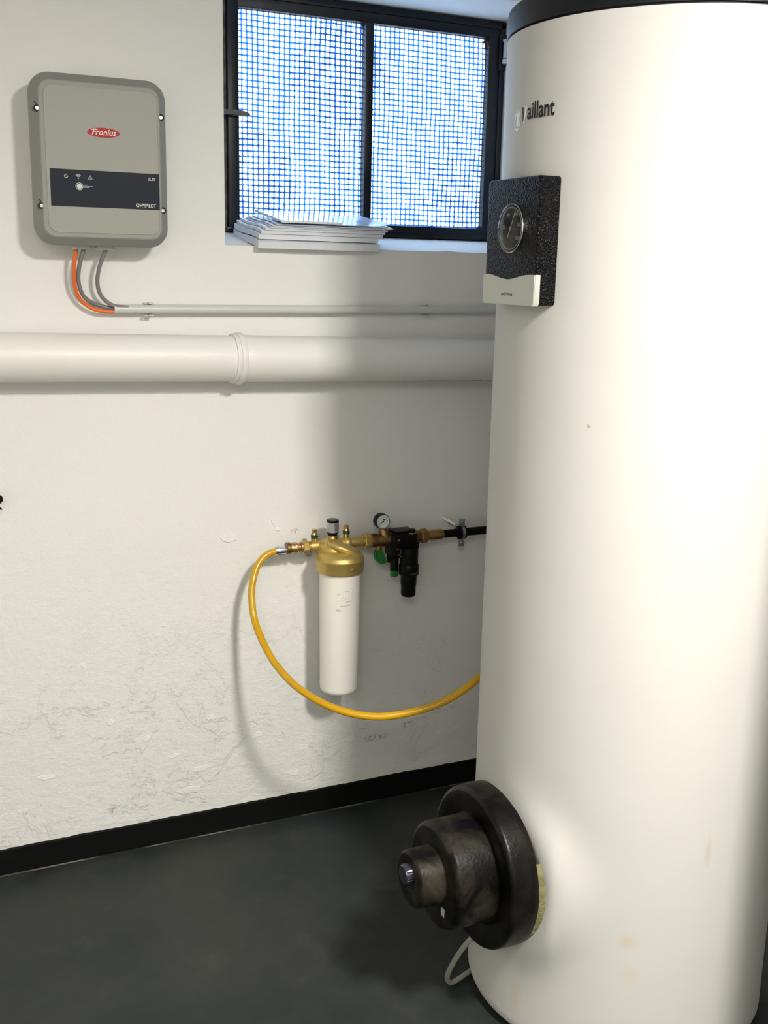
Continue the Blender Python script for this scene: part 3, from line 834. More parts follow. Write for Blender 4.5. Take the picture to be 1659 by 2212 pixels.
# thin cable from under the flange cover
CABLE = [(1.02, -0.925, 0.20), (0.9935, -0.905, 0.165), (0.9866, -0.870, 0.106), (0.9874, -0.840, 0.053), (0.9932, -0.826, 0.026), (1.006, -0.820, 0.0095), (1.028, -0.812, 0.0064), (1.06, -0.800, 0.0064), (1.12, -0.780, 0.0064)]
bm = bmesh.new()
add_tube(bm, CABLE, 0.0055, 12, 8)
obj('heater_cable', bm, M['cable_white'], tank, plabel='grey cable looping from under the flange cover to the floor')

# ------------------------------------------------------------------ grey wall box
def wallbox():
    YB = -0.110
    x0, x1, z0, z1 = 0.323, 0.611, 1.524, 1.877
    r = 0.042
    rt = root('inverter_box', 'grey rounded control box with red oval badge screwed high on the wall', 'control box', ((x0 + x1) / 2, 0, z0))
    def L(y, ins, rr=None): return [(p, y, q) for p, q in rrect(x0 + ins, x1 - ins, z0 + ins, z1 - ins, max(0.006, (rr or r) - ins), 10)]
    bm = bmesh.new(); add_loft(bm, [L(-0.0005, 0.010), L(-0.070, 0.008), L(-0.072, 0.008)]); obj('back_housing', bm, M['inverter_back'], rt)
    bm = bmesh.new(); add_loft(bm, [L(-0.072, 0.004), L(-0.074, 0.0), L(-0.092, 0.0), L(-0.096, 0.0015), L(YB + 0.001, 0.0165), L(YB, 0.0185)]); lid = obj('front_cover', bm, M['inverter'], rt, smooth=25)
    # darker bevelled rim
    bm = bmesh.new(); add_loft(bm, [L(-0.0958, 0.0010), L(-0.0964, 0.0012), L(YB + 0.0008, 0.0162), L(YB + 0.0012, 0.0168)], cap=False); obj('rim', bm, M['inverter_rim'], rt, smooth=25)
    # raised front film with rounded corners
    bm = bmesh.new(); i0 = 0.0265
    add_loft(bm, [[(p, YB, q) for p, q in rrect(x0 + i0, x1 - i0 + 0.004, z0 + i0, z1 - i0, 0.020, 8)], [(p, YB - 0.0010, q) for p, q in rrect(x0 + i0, x1 - i0 + 0.004, z0 + i0, z1 - i0, 0.020, 8)],
                  [(p, YB - 0.0014, q) for p, q in rrect(x0 + i0 + 0.0006, x1 - i0 + 0.0034, z0 + i0 + 0.0006, z1 - i0 - 0.0006, 0.0195, 8)]])
    obj('front_film', bm, M['inverter_film'], rt, smooth=25)
    F = YB - 0.0014
    px0, px1, pz0, pz1 = 0.3565, 0.5895, 1.605, 1.6815
    bm = bmesh.new(); add_box(bm, (px0, F - 0.0006, pz0), (px1, F, pz1)); pan = obj('display_panel', bm, M['panel_dark'], rt, smooth=0, plabel='dark blue display strip')
    G = F - 0.0008; N = Vector((0, -1, 0))
    t = text_bm('OHMPILOT', 0.0118, 0.00018, 0, 'RIGHT', spacing=1.06); place(t, (0.5810, G, 1.6130), X, Z, N, 0.70, 1.0); obj('panel_lettering', t, M['white_print'], pan, smooth=0)
    zc = 1.6675
    def icon(b, nm='status_icon'): obj(nm, b, M['grey_print'], pan, smooth=0)
    ic = bmesh.new(); add_ring(ic, (0.3895, G, zc), X, Z, N, 0.0026, 0.0041, 0.0002, 24, math.radians(50), math.radians(370)); add_box(ic, (0.3890, G - 0.0002, zc - 0.0008), (0.3930, G, zc + 0.0008)); icon(ic)
    ic = bmesh.new()
    for rr in (0.0035, 0.0053, 0.0071): add_ring(ic, (0.4150, G, zc - 0.003), X, Z, N, rr - 0.0006, rr + 0.0006, 0.0002, 12, math.radians(45), math.radians(135))
    add_cyl(ic, (0.4150, G, zc - 0.0035), (0.4150, G - 0.0002, zc - 0.0035), 0.0015, 0, 12); icon(ic)
    def tri(cx, cz, s):
        ic = bmesh.new()
        for a, b in (((-1, -0.8), (1, -0.8)), ((1, -0.8), (0, 0.9)), ((0, 0.9), (-1, -0.8))):
            A = Vector((cx + a[0] * s, G, cz + a[1] * s)); B = Vector((cx + b[0] * s, G, cz + b[1] * s)); d = (B - A).normalized(); m_ = d.cross(N)
            L_ = (B - A).length; add_prism(ic, [(-0.0002, -0.0005), (L_ + 0.0002, -0.0005), (L_ + 0.0002, 0.0005), (-0.0002, 0.0005)], A, d, m_, N, 0.0002)
        add_box(ic, (cx - 0.0004, G - 0.0002, cz - 0.4 * s), (cx + 0.0004, G, cz + 0.35 * s)); icon(ic)
    tri(0.4400, zc - 0.0005, 0.0043); tri(0.5680, zc + 0.0025, 0.0036)
    ic = bmesh.new(); add_ring(ic, (0.5765, G, zc + 0.0027), X, Z, N, 0.0018, 0.0042, 0.0002, 4, PI / 4, 2 * PI + PI / 4); icon(ic)
    for k, w_ in enumerate((0.007, 0.018, 0.0105)):
        ic = bmesh.new(); add_box(ic, (0.4265, G - 0.0002, 1.6500 - k * 0.0024), (0.4265 + w_, G, 1.6510 - k * 0.0024)); icon(ic, 'print_line')
    bm = bmesh.new(); bc = Vector((0.4165, G, 1.6475))
    add_lathe(bm, [(0, 0), (0.0055, 0), (0.0055, 0.0008), (0, 0.0010)], bc, N, 32); add_ring(bm, bc, X, Z, N, 0.0070, 0.0080, 0.0003, 40); obj('button', bm, M['white_print'], pan)
    # oval badge
    bc = Vector((0.4715, F, 1.7605))
    bm = bmesh.new(); e = [(0.0345 * math.cos(2 * PI * k / 60), 0.0100 * math.sin(2 * PI * k / 60)) for k in range(60)]
    add_prism(bm, e, bc, X, Z, N, 0.0007); bd = obj('badge', bm, M['red'], rt, smooth=0, plabel='red oval badge')
    t = text_bm('Fronius', 0.0185, 0.00030, 0.3); place(t, bc + N * 0.0009 + Z * 0.0004, X, Z, N, 0.92, 0.95)
    add_box(t, (bc.x - 0.0265, F - 0.0010, bc.z + 0.0046), (bc.x - 0.0120, F - 0.0009, bc.z + 0.0058))
    obj('badge_lettering', t, M['white_print'], bd, smooth=0)
    for x, z in ((0.3365, 1.8010), (0.5975, 1.8010), (0.3365, 1.6045), (0.5975, 1.6045)):
        bm = bmesh.new()
        c = Vector((x, -0.1045, z))
        add_ring(bm, c, X, Z, N, 0.0050, 0.0070, 0.0046, 24); add_cyl(bm, c, c + N * 0.0012, 0.0052, 0, 20)
        sc = obj('screw', bm, M['recess'], rt)
        bm = bmesh.new(); add_lathe(bm, [(0, 0), (0.0042, 0), (0.0042, 0.0038), (0.0034, 0.0047), (0.0014, 0.0047), (0.0014, 0.0030), (0, 0.0030)], c, N, 20)
        obj('screw_head', bm, M['screw'], sc)
        bm = bmesh.new(); add_prism(bm, [(0.0055, 0.0), (0.0048, 0.0035), (-0.004, 0.0135), (-0.005, 0.013)], c + N * 0.0004, X, Z, N, 0.0022)
        obj('screw_notch', bm, M['recess'], sc, smooth=0)
    for gx in (0.427, 0.477):
        bm = bmesh.new()
        add_loft(bm, [[(p, q, z) for p, q in rrect(gx - w_, gx + w_, -0.068 , -0.036, 0.010, 5)] for z, w_ in ((z0 + 0.012, 0.018), (z0 + 0.002, 0.021), (z0 - 0.004, 0.022), (z0 - 0.008, 0.018))])
        obj('cable_gland', bm, M['gland'], rt)
wallbox()

# conduit, clips, cables
CZ = 1.3850
def conduit():
    bm = bmesh.new(); add_tube(bm, [(0.4985, -0.024, CZ), (2.85, -0.024, CZ + 0.003)], 0.0106, 24, spline=False)
    cz = bmesh.new()
    # hollow mouth
    r = root('conduit', 'thin grey plastic conduit running along the wall above the big white pipe', 'conduit', (0.4985, 0, CZ))
    obj('tube', bm, M['conduit'], r)
    bm = bmesh.new(); add_lathe(bm, [(0.0092, -0.0004), (0.0112, -0.0004), (0.0112, 0.004), (0.0092, 0.004), (0.0092, -0.0004)], (0.4985, -0.024, CZ), (1, 0, 0), 24, cap=False); obj('mouth', bm, M['conduit'], r)
conduit()
def clip(x, label):
    r = root('conduit_clip', label, 'pipe clip', (x, 0, CZ), 'clips holding the grey conduit')
    bm = bmesh.new()
    for s in (-1, 1):
        add_box(bm, (x - 0.009, -0.020, CZ + s * 0.0125 - 0.0013), (x + 0.009, -0.0003, CZ + s * 0.0125 + 0.0013), 0.0006)
        add_box(bm, (x - 0.002, -0.034, CZ + s * 0.0140 - 0.0018), (x + 0.010, -0.020, CZ + s * 0.0140 + 0.0018), 0.0008)
        add_box(bm, (x - 0.011, -0.030, CZ + s * 0.0143 - 0.0016), (x - 0.004, -0.018, CZ + s * 0.0143 + 0.0016), 0.0008)
    add_box(bm, (x - 0.009, -0.0125, CZ - 0.0125), (x + 0.009, -0.0003, CZ + 0.0125), 0.0006)
    obj('clip_body', bm, M['conduit'], r)
clip(0.5785, 'grey clip on the conduit, near its open left end'); clip(1.3085, 'grey clip on the conduit, nearest the white tank')
def cable(pts, r, m, label):
    bm = bmesh.new(); add_tube(bm, pts, r, 14, 8)
    obj('cable', bm, m, base=pts[0], label=label, cat='cable')
cable([(0.413, -0.052, 1.526), (0.4135, -0.052, 1.516), (0.409, -0.048, 1.478), (0.4095, -0.040, 1.442), (0.4185, -0.030, 1.413), (0.440, -0.026, 1.391), (0.467, -0.025, 1.3805), (0.499, -0.0245, 1.3785), (0.53, -0.0245, 1.3785)], 0.0043, M['orange'], 'bright orange cable curving from the grey box down into the conduit')
cable([(0.4315, -0.052, 1.526), (0.430, -0.052, 1.516), (0.421, -0.047, 1.483), (0.4185, -0.038, 1.449), (0.428, -0.028, 1.418), (0.448, -0.0185, 1.400), (0.474, -0.0165, 1.3905), (0.500, -0.0182, 1.3860), (0.53, -0.0188, 1.3855)], 0.0046, M['greycable'], 'grey cable beside the orange one, from the grey box to the conduit')
cable([(0.4805, -0.052, 1.526), (0.479, -0.052, 1.516), (0.466, -0.047, 1.483), (0.4605, -0.039, 1.450), (0.4655, -0.032, 1.422), (0.481, -0.0285, 1.402), (0.501, -0.0290, 1.3915), (0.53, -0.0292, 1.3890)], 0.0046, M['greycable'], 'single grey cable from the right gland of the grey box to the conduit')

# big drain pipe
def drain():
    ax = Vector((0.237, -0.064, 1.2815)); bx = Vector((1.494, -0.064, 1.2560)); d = (bx - ax).normalized()
    J = Vector((0.775, -0.064, ax.z + (0.775 - ax.x) / d.x * d.z))
    r = root('drain_pipe', 'thick white painted drain pipe running level across the wall with a socket joint', 'pipe', tuple(J))
    # built along local X and turned, so that the bare underside follows it
    ang = math.atan2(d.z, d.x)
    def seg(name, bm, m, pl=None):
        me = obj(name, bm, m, r, plabel=pl); 
        me.rotation_euler = (0, -ang, 0); return me
    def shift(bm):
        for v in bm.verts: v.co += J
        return bm
    bm = bmesh.new(); add_cyl(bm, (-2.15, 0, 0), (0.01, 0, 0), 0.0545, 0, 64); seg('spigot_pipe', shift(bm), M['pipe_plain'])
    bm = bmesh.new(); add_lathe(bm, [(0.0548, 0.0), (0.0565, 0.004), (0.0560, 0.04), (0.0556, 0.1), (0.0556, 1.9)], (0, 0, 0), (1, 0, 0), 64, cap=False); seg('socket_pipe', shift(bm), M['pipe'], 'socket pipe with bare brown underside near the tank')
    bm = bmesh.new(); add_lathe(bm, [(0.0545, -0.010), (0.0590, -0.010), (0.0600, -0.0075), (0.0600, -0.0045), (0.0580, -0.003), (0.0580, -0.0005), (0.0608, 0.001), (0.0618, 0.004), (0.0618, 0.011), (0.0604, 0.0145), (0.0565, 0.016)], (0, 0, 0), (1, 0, 0), 64, cap=False); seg('socket_collar', shift(bm), M['pipe_plain'])
drain()

# ------------------------------------------------------------------ water filter line
AX = -0.070; AZ = 0.789
P = lambda x, dz=0.0, y=AX: Vector((x, y, AZ + dz))
def hexnut(bm, x0, x1, r, c=0.0015, y=AX, z=AZ):
    add_lathe(bm, [(0, x0), (r - c, x0), (r, x0 + c), (r, x1 - c), (r - c, x1), (0, x1)], (0, y, z), (1, 0, 0), 6, ref=(0, 0.26, 1))
def xlathe(bm, prof, y=AX, z=AZ, n=32): add_lathe(bm, [(r, h) for h, r in prof], (0, y, z), (1, 0, 0), n)

def waterfilter():
    FC = Vector((1.033, -0.115, 0))
    rt = root('water_filter', 'white cartridge water filter with gold brass head hanging on the wall', 'water filter', (FC.x, FC.y, 0.39))
    # brass head
    bm = bmesh.new()
    add_lathe(bm, [(0.0525, 0.7285), (0.0595, 0.730), (0.0610, 0.734), (0.0610, 0.758), (0.0622, 0.760), (0.0622, 0.763), (0.0605, 0.765), (0.0595, 0.770), (0.0575, 0.773), (0.052, 0.7775), (0.043, 0.781), (0.030, 0.784), (0.015, 0.785), (0, 0.785)], (FC.x, FC.y, 0), n=80)
    hd = obj('filter_head', bm, M['brass_head'], rt, plabel='gold-coloured brass head')
    # flow body behind, with the two pipe stubs, and an oblique hump over the dome
    bm = bmesh.new()
    add_cyl(bm, P(0.9665), P(1.03), 0.0125, 0.001, 32)
    add_cyl(bm, P(1.015), P(1.119), 0.0135, 0.001, 32)
    bmesh.ops.create_uvsphere(bm, u_segments=32, v_segments=20, radius=1.0, matrix=Matrix.Translation((1.020, -0.088, 0.783)) @ Matrix.Diagonal((0.036, 0.046, 0.027, 1)))
    bmesh.ops.create_uvsphere(bm, u_segments=28, v_segments=16, radius=1.0, matrix=Matrix.Translation((1.070, AX, 0.789)) @ Matrix.Diagonal((0.016, 0.017, 0.0175, 1)))
    obj('flow_body', bm, M['brass_head'], rt, smooth=60)
    bm = bmesh.new()
    m_ = Matrix.Translation((1.046, -0.112, 0.7825)) @ Matrix.Rotation(math.radians(23), 4, 'Y') @ Matrix.Rotation(math.radians(-6), 4, 'X') @ Matrix.Diagonal((0.052, 0.040, 0.0165, 1))
    bmesh.ops.create_uvsphere(bm, u_segments=40, v_segments=24, radius=1.0, matrix=m_)
    obj('head_hump', bm, M['brass_head'], rt, smooth=60)
    # raised flow arrow on the ring, wrapped round it
    bm = bmesh.new()
    add_ringed = [(-0.0145, 0), (-0.006, 0.0052), (-0.0055, 0.0024), (0.0100, 0.0028), (0.0100, -0.0012), (-0.0050, -0.0020), (-0.0050, -0.0048)]
    outer = [(a, b) for a, b in add_ringed]; inner = [(a * 0.72 + 0.0005, b * 0.5) for a, b in add_ringed]
    V0 = []
    for pts, rr in ((outer, 0.0608), (outer, 0.0621), (inner, 0.0621), (inner, 0.0612)):
        V0.append([bm.verts.new((FC.x + rr * math.cos(math.radians(-72) + a / 0.061), FC.y + rr * math.sin(math.radians(-72) + a / 0.061), 0.7445 + b)) for a, b in pts])
    for A, B in zip(V0, V0[1:]):
        for k in range(7): bm.faces.new((A[k], A[(k + 1) % 7], B[(k + 1) % 7], B[k]))
    obj('flow_arrow', bm, M['brass'], rt, smooth=0)
    # white bowl
    bm = bmesh.new(); rr = 0.014; zb = 0.402; R = 0.0492
    pr = [(0, zb)] + [(R - rr + rr * math.sin(t), zb + rr - rr * math.cos(t)) for t in [k * PI / 2 / 7 for k in range(8)]] + [(0.0520, 0.66), (0.0525, 0.7305), (0, 0.7305)]
    add_lathe(bm, pr, (FC.x, FC.y, 0), n=80); obj('filter_bowl', bm, M['housing'], rt, plabel='long white plastic bowl')
    # printed label: thin frame and short grey lines
    bm = bmesh.new()
    def strip(s0, s1, z0, z1, R_=0.05215):
        k = max(1, int((s1 - s0) / 0.004)); V = []
        for i in range(k + 1):
            a = math.radians(-104) + (s0 + (s1 - s0) * i / k) / 0.0525
            V.append([bm.verts.new((FC.x + R_ * math.cos(a), FC.y + R_ * math.sin(a), z)) for z in (z0, z1)])
        for A, B in zip(V, V[1:]): bm.faces.new((A[0], B[0], B[1], A[1]))
    R_ = 0.0524
    for s0, s1, z in ((-0.002, 0.016, 0.6880), (-0.002, 0.003, 0.6730), (0.006, 0.009, 0.6690), (-0.014, 0.004, 0.6640), (0.008, 0.026, 0.6600), (-0.006, 0.020, 0.6500), (-0.017, -0.007, 0.6400), (-0.017, -0.002, 0.6370)): strip(s0, s1, z, z + 0.0008, R_)
    for s0, s1, z0_, z1_ in ((-0.014, -0.009, 0.6795, 0.680), (-0.014, -0.009, 0.6835, 0.684), (-0.0142, -0.0137, 0.6795, 0.684), (-0.0093, -0.0088, 0.6795, 0.684), (0.027, 0.0273, 0.662, 0.6915)): strip(s0, s1, z0_, z1_, R_)
    obj('label_print', bm, M['greycable'], rt, smooth=0)
    # top indicator with silver label
    NC = Vector((1.0245, -0.083, 0))
    bm = bmesh.new(); add_lathe(bm, [(0, 0.800), (0.0150, 0.800), (0.0130, 0.812), (0.0120, 0.816), (0, 0.816)], (NC.x, NC.y, 0), n=32); obj('neck', bm, M['brass'], rt)
    bm = bmesh.new(); add_lathe(bm, [(0, 0.812), (0.0120, 0.812), (0.0120, 0.820), (0.0150, 0.8225), (0.0158, 0.8245), (0.0158, 0.8575), (0, 0.8575)], (NC.x, NC.y, 0), n=40); ind = obj('indicator', bm, M['black_plastic'], rt, plabel='black indicator cap')
    bm = bmesh.new(); add_lathe(bm, [(0.0159, 0.8260), (0.0162, 0.8262), (0.0162, 0.8515), (0.0159, 0.8517)], (NC.x, NC.y, 0), n=40, cap=False); obj('silver_label', bm, M['silver_label'], ind)
    bm = bmesh.new(); add_lathe(bm, [(0, 0.8576), (0.0150, 0.8576), (0.0146, 0.8588), (0, 0.8588)], (NC.x, NC.y, 0), n=40); obj('indicator_top', bm, M['cap_top'], ind)
    T = bmesh.new()
    for s, sz, sx_, zz in (('UK', 0.0050, 0.0072, 0.8475), ('CA', 0.0050, 0.0072, 0.8432), ('CE', 0.0058, 0.0072, 0.8345)):
        t = text_bm(s, sz, 0.00012)
        for v in t.verts: v.co.x += sx_; v.co.y += zz
        merge(T, t)
    for k in range(7): add_box(T, (-0.011, 0.847 - k * 0.0027, 0), (0.000 - 0.002 * (k % 2), 0.8473 - k * 0.0027, 0.00005))
    for v in T.verts:
        a = math.radians(-110) + v.co.x / 0.0163
        v.co = Vector((NC.x + 0.0164 * math.cos(a), NC.y + 0.0164 * math.sin(a), v.co.y))
    obj('label_text', T, M['black_print'], ind, smooth=0)
    # two small sampling valves
    for vx, dz in ((0.979, 0.0), (1.0675, 0.004)):
        bm = bmesh.new(); b = AZ + 0.008 + dz
        add_lathe(bm, [(0, b), (0.0085, b), (0.0085, b + 0.0135), (0, b + 0.0135)], (vx, AX, 0), n=28); vv = obj('sampling_valve', bm, M['brass'], rt)
        bm = bmesh.new(); add_lathe(bm, [(0, b + 0.0130), (0.0088, b + 0.0130), (0.0088, b + 0.0225), (0, b + 0.0225)], (vx, AX, 0), n=28)
        add_cyl(bm, (vx + 0.003, AX - 0.006, b + 0.018), (vx + 0.005, AX - 0.0105, b + 0.018), 0.0026, 0, 14)
        obj('green_band', bm, M['green_dark'], vv, plabel='dark green band')
        bm = bmesh.new(); add_lathe(bm, [(0, b + 0.0222), (0.0086, b + 0.0222), (0.0070, b + 0.0275), (0.0042, b + 0.0285), (0.0042, b + 0.0300), (0.0070, b + 0.0305), (0.0073, b + 0.0345), (0.0055, b + 0.0360), (0, b + 0.0360)], (vx, AX, 0), n=28); obj('valve_plug', bm, M['bronze'], vv)
    # inlet and outlet union nuts
    bm = bmesh.new(); hexnut(bm, 0.9465, 0.9625, 0.0172, 0.0022); obj('union_nut', bm, M['brass'], rt)
    bm = bmesh.new(); xlathe(bm, [(0.962, 0.0), (0.962, 0.0135), (0.968, 0.0135), (0.968, 0)]); obj('collar', bm, M['brass'], rt)
    bm = bmesh.new(); hexnut(bm, 1.1175, 1.1365, 0.0215, 0.0022); obj('union_nut', bm, M['brass'], rt)
waterfilter()

def wallfix():
    # rawl plug and screw with washer under the inlet stub
    r = root('mounting_bolt', 'zinc bolt with round washer on the wall just left of the gold filter head', 'bolt', (0.9715, 0, 0.7665))
    bm = bmesh.new(); add_cyl(bm, (0.970, 0.0, 0.7665), (0.970, -0.056, 0.7665), 0.004, 0, 14); obj('shaft', bm, M['zinc'], r)
    bm = bmesh.new(); add_cyl(bm, (0.970, -0.048, 0.7665), (0.970, -0.053, 0.7665), 0.0108, 0.0012, 32); obj('washer', bm, M['zinc'], r)
    bm = bmesh.new(); add_lathe(bm, [(0, 0), (0.0052, 0), (0.0052, 0.0045), (0.0045, 0.0055), (0, 0.0055)], (0.970, -0.053, 0.7665), (0, -1, 0), 6); add_cyl(bm, (0.970, -0.057, 0.7665), (0.970, -0.061, 0.7665), 0.0026, 0.0005, 14); obj('nut', bm, M['screw'], r)
wallfix()

# hose and its couplings
def hose():
    pts = [(0.9000, AX, AZ - 0.003), (0.8760, AX, AZ - 0.005), (0.849, -0.071, 0.777), (0.8235, -0.078, 0.753)]
    # px path measured on the photograph, carried forward from the wall as the hose swings into the room
    path = [(0.8045, -0.095, 0.713), (0.7975, -0.112, 0.670), (0.798, -0.14, 0.622), (0.806, -0.20, 0.574), (0.818, -0.26, 0.543), (0.838, -0.33, 0.520), (0.877, -0.40, 0.500), (0.929, -0.45, 0.487), (0.984, -0.48, 0.483), (1.045, -0.50, 0.490), (1.105, -0.52, 0.507), (1.160, -0.53, 0.532), (1.225, -0.53, 0.570), (1.33, -0.50, 0.62), (1.50, -0.42, 0.66), (1.60, -0.30, 0.70)]
    return pts + path
HP = hose()
bm = bmesh.new(); add_tube(bm, HP, 0.0088, 20, 10)
obj('garden_hose', bm, M['yellow'], base=(0.9, AX, AZ), label='yellow water hose looping in front of the white filter bowl and behind the tank', cat='hose')
def coupling():
    r = root('hose_coupling', 'brass quick coupling with silver crimp sleeve joining the yellow hose to the filter', 'coupling', (0.92, AX, AZ))
    bm = bmesh.new(); xlathe(bm, [(0.8735, 0.0), (0.8735, 0.0102), (0.876, 0.0108), (0.898, 0.0112), (0.902, 0.0112), (0.902, 0)], z=AZ - 0.003)
    for k in range(8):
        a = 2 * PI * k / 8; d = Vector((0, math.cos(a), math.sin(a)))
        add_cyl(bm, Vector((0.879, AX, AZ - 0.003)) + d * 0.0108, Vector((0.897, AX, AZ - 0.003)) + d * 0.0108, 0.0016, 0, 8)
    obj('crimp_sleeve', bm, M['chrome'], r, plabel='silver crimp sleeve')
    bm = bmesh.new(); xlathe(bm, [(0.901, 0.0), (0.901, 0.0135), (0.903, 0.0155), (0.912, 0.0155), (0.914, 0.0140), (0.914, 0)]); obj('locking_ring', bm, M['brass_dark'], r)
    bm = bmesh.new(); xlathe(bm, [(0.9135, 0.0), (0.9135, 0.0132), (0.920, 0.0142), (0.922, 0.0125), (0.926, 0.0140), (0.931, 0.0140), (0.932, 0.0105), (0.9395, 0.0105), (0.9405, 0.0135), (0.947, 0.0135), (0.947, 0)])
    for a in (0.5, 2.6, 4.7):
        d = Vector((0, math.cos(a), math.sin(a))); add_cyl(bm, Vector((0.9275, AX, AZ)) + d * 0.012, Vector((0.9275, AX, AZ)) + d * 0.0175, 0.0035, 0.001, 10)
    obj('claw_fitting', bm, M['bronze'], r)
coupling()

def regulator():
    r = root('pressure_regulator', 'black pressure regulator body with brass unions and round gauge right of the gold filter', 'regulator', (1.23, AX, AZ))
    bm = bmesh.new(); xlathe(bm, [(1.1360, 0.0), (1.1360, 0.0155), (1.139, 0.0190), (1.154, 0.0190), (1.156, 0.0170), (1.156, 0)]); obj('inlet_union', bm, M['brass_dark'], r)
    bm = bmesh.new(); xlathe(bm, [(1.155, 0.0), (1.155, 0.0165), (1.170, 0.0185), (1.196, 0.0185), (1.196, 0)])
    add_lathe(bm, [(0, 0), (0.0175, 0), (0.0140, 0.018), (0.0110, 0.030), (0.0095, 0.036), (0, 0.036)], (1.180, AX, AZ + 0.004), (-0.25, 0.05, 1), 28); obj('valve_body', bm, M['brass_dark'], r)
    # gauge
    gc = Vector((1.1655, -0.066, 0.8420)); N = Vector((0, -1, 0))
    bm = bmesh.new(); add_lathe(bm, [(0, 0), (0.0195, 0), (0.0205, 0.002), (0.0205, 0.020), (0.0198, 0.0225), (0.0178, 0.0225), (0.0178, 0.0205), (0, 0.0205)], gc, N, 48); ga = obj('gauge', bm, M['black_plastic'], r, plabel='black round pressure gauge')
    bm = bmesh.new(); add_lathe(bm, [(0.0178, 0.0226), (0.0196, 0.0226), (0.0196, 0.0232), (0.0178, 0.0232), (0.0178, 0.0226)], gc, N, 48, cap=False); obj('gauge_rim', bm, M['zinc'], ga)
    bm = bmesh.new(); add_lathe(bm, [(0, 0.0206), (0.0177, 0.0206), (0.0177, 0.0210), (0, 0.0210)], gc, N, 48); obj('gauge_face', bm, M['gauge_face'], ga, plabel='white gauge face')
    bm = bmesh.new(); c = gc + N * 0.0213
    d = Vector((-0.86, 0, -0.5)).normalized(); e = d.cross(N)
    add_prism(bm, [(-0.002, -0.0012), (0.004, -0.0010), (0.0150, -0.0004), (0.0150, 0.0004), (0.004, 0.0010), (-0.002, 0.0012)], c, d, e, N, 0.0004)
    add_cyl(bm, c, c + N * 0.0006, 0.0026, 0, 16)
    T = bmesh.new()
    for s, a in (('0', 225), ('2', 180), ('4', 135), ('6', 95), ('8', 50), ('10', 10)):
        t = text_bm(s, 0.0042, 0.00005); place(t, gc + N * 0.0212 + (X * math.cos(math.radians(a)) + Z * math.sin(math.radians(a))) * 0.0128, X, Z, N); merge(bm, t)
    obj('gauge_needle', bm, M['black_print'], ga, smooth=0)
    bm = bmesh.new(); add_ring(bm, gc + N * 0.0211, X, Z, N, 0.004, 0.0085, 0.0002, 10, math.radians(35), math.radians(100)); obj('green_sector', bm, M['green_dark'], ga, smooth=0)
    bm = bmesh.new(); add_prism(bm, [(-0.0016, 0), (0.0016, 0), (0, -0.0055)], gc + N * 0.0216, X, Z, N, 0.0003); obj('red_marker', bm, M['needle_red'], ga, smooth=0)
    # green lever under the valve body
    bm = bmesh.new()
    pts = [(-0.012, 0.010), (0.006, 0.010), (0.008, 0.004), (0.012, -0.012), (0.0185, -0.020), (0.0185, -0.026), (0.006, -0.0285), (-0.004, -0.024), (-0.0115, -0.014), (-0.013, -0.002)]
    add_prism(bm, pts, (1.1600, -0.090, 0.7545), X, Z, Y, 0.022)
    bmesh.ops.bevel(bm, geom=bm.edges[:], offset=0.0025, segments=2, affect='EDGES')
    obj('green_lever', bm, M['green'], r, plabel='green plastic lever')
    bm = bmesh.new(); add_cyl(bm, (1.158, -0.079, 0.776), (1.158, -0.079, 0.762), 0.008, 0.001, 20); obj('lever_stem', bm, M['brass_dark'], r)
    # black body
    bm = bmesh.new()
    add_box(bm, (1.190, -0.103, 0.742), (1.262, -0.045, 0.808), 0.008, 3)
    add_box(bm, (1.197, -0.097, 0.806), (1.256, -0.050, 0.8145), 0.004, 2)
    add_lathe(bm, [(0, -0.048), (0.0225, -0.048), (0.0240, -0.044), (0.0240, 0.0), (0, 0)], (1.238, -0.100, 0.770), n=36)
    add_lathe(bm, [(0, 0), (0.0155, 0), (0.0155, 0.018), (0.013, 0.020), (0, 0.020)], (1.256, -0.070, 0.768), (1, 0, -0.15), 28)
    add_lathe(bm, [(0, 0), (0.0130, 0), (0.0130, 0.018), (0.0115, 0.020), (0, 0.020)], (1.200, -0.070, 0.745), (0, 0, -1), 28)
    b = obj('regulator_body', bm, M['black_plastic'], r)
    bm = bmesh.new(); add_lathe(bm, [(0, 0.726), (0.0235, 0.726), (0.0265, 0.722), (0.0270, 0.718), (0.0270, 0.697), (0.0250, 0.694), (0.0215, 0.692), (0.0212, 0.668), (0.0200, 0.665), (0.0198, 0.641), (0.0178, 0.6365), (0, 0.6360)], (1.238, -0.100, 0), n=48); obj('spring_cup', bm, M['black_plastic'], r, plabel='black ribbed cup')
    bm = bmesh.new()
    for k in range(4): add_ring(bm, (1.238, -0.100, 0.7005 + 0.0012 * k), X, Y, Z, 0.0269, 0.02715, 0.0004, 14, math.radians(-105 + 6 * (k % 2)), math.radians(-55 - 8 * (k % 3)))
    obj('cup_print', bm, M['greycable'], r, smooth=0)
    bm = bmesh.new(); add_lathe(bm, [(0, 0.745), (0.0115, 0.745), (0.0112, 0.705), (0, 0.705)], (1.203, -0.083, 0), n=28); obj('drain_stub', bm, M['black_plastic'], r)
    bm = bmesh.new(); add_lathe(bm, [(0, 0.7052), (0.0113, 0.7052), (0.0108, 0.6915), (0.0095, 0.6895), (0, 0.6895)], (1.203, -0.083, 0), n=28); obj('green_cap', bm, M['green'], r, plabel='green end cap')
    bm = bmesh.new(); add_lathe(bm, [(0, 0), (0.0110, 0), (0.0110, 0.0035), (0.0080, 0.0035), (0.0080, 0.0010), (0, 0.0010)], (1.243, -0.100, 0.7885), (0, -1, 0), 28, ); obj('front_plug', bm, M['black_rubber'], r)
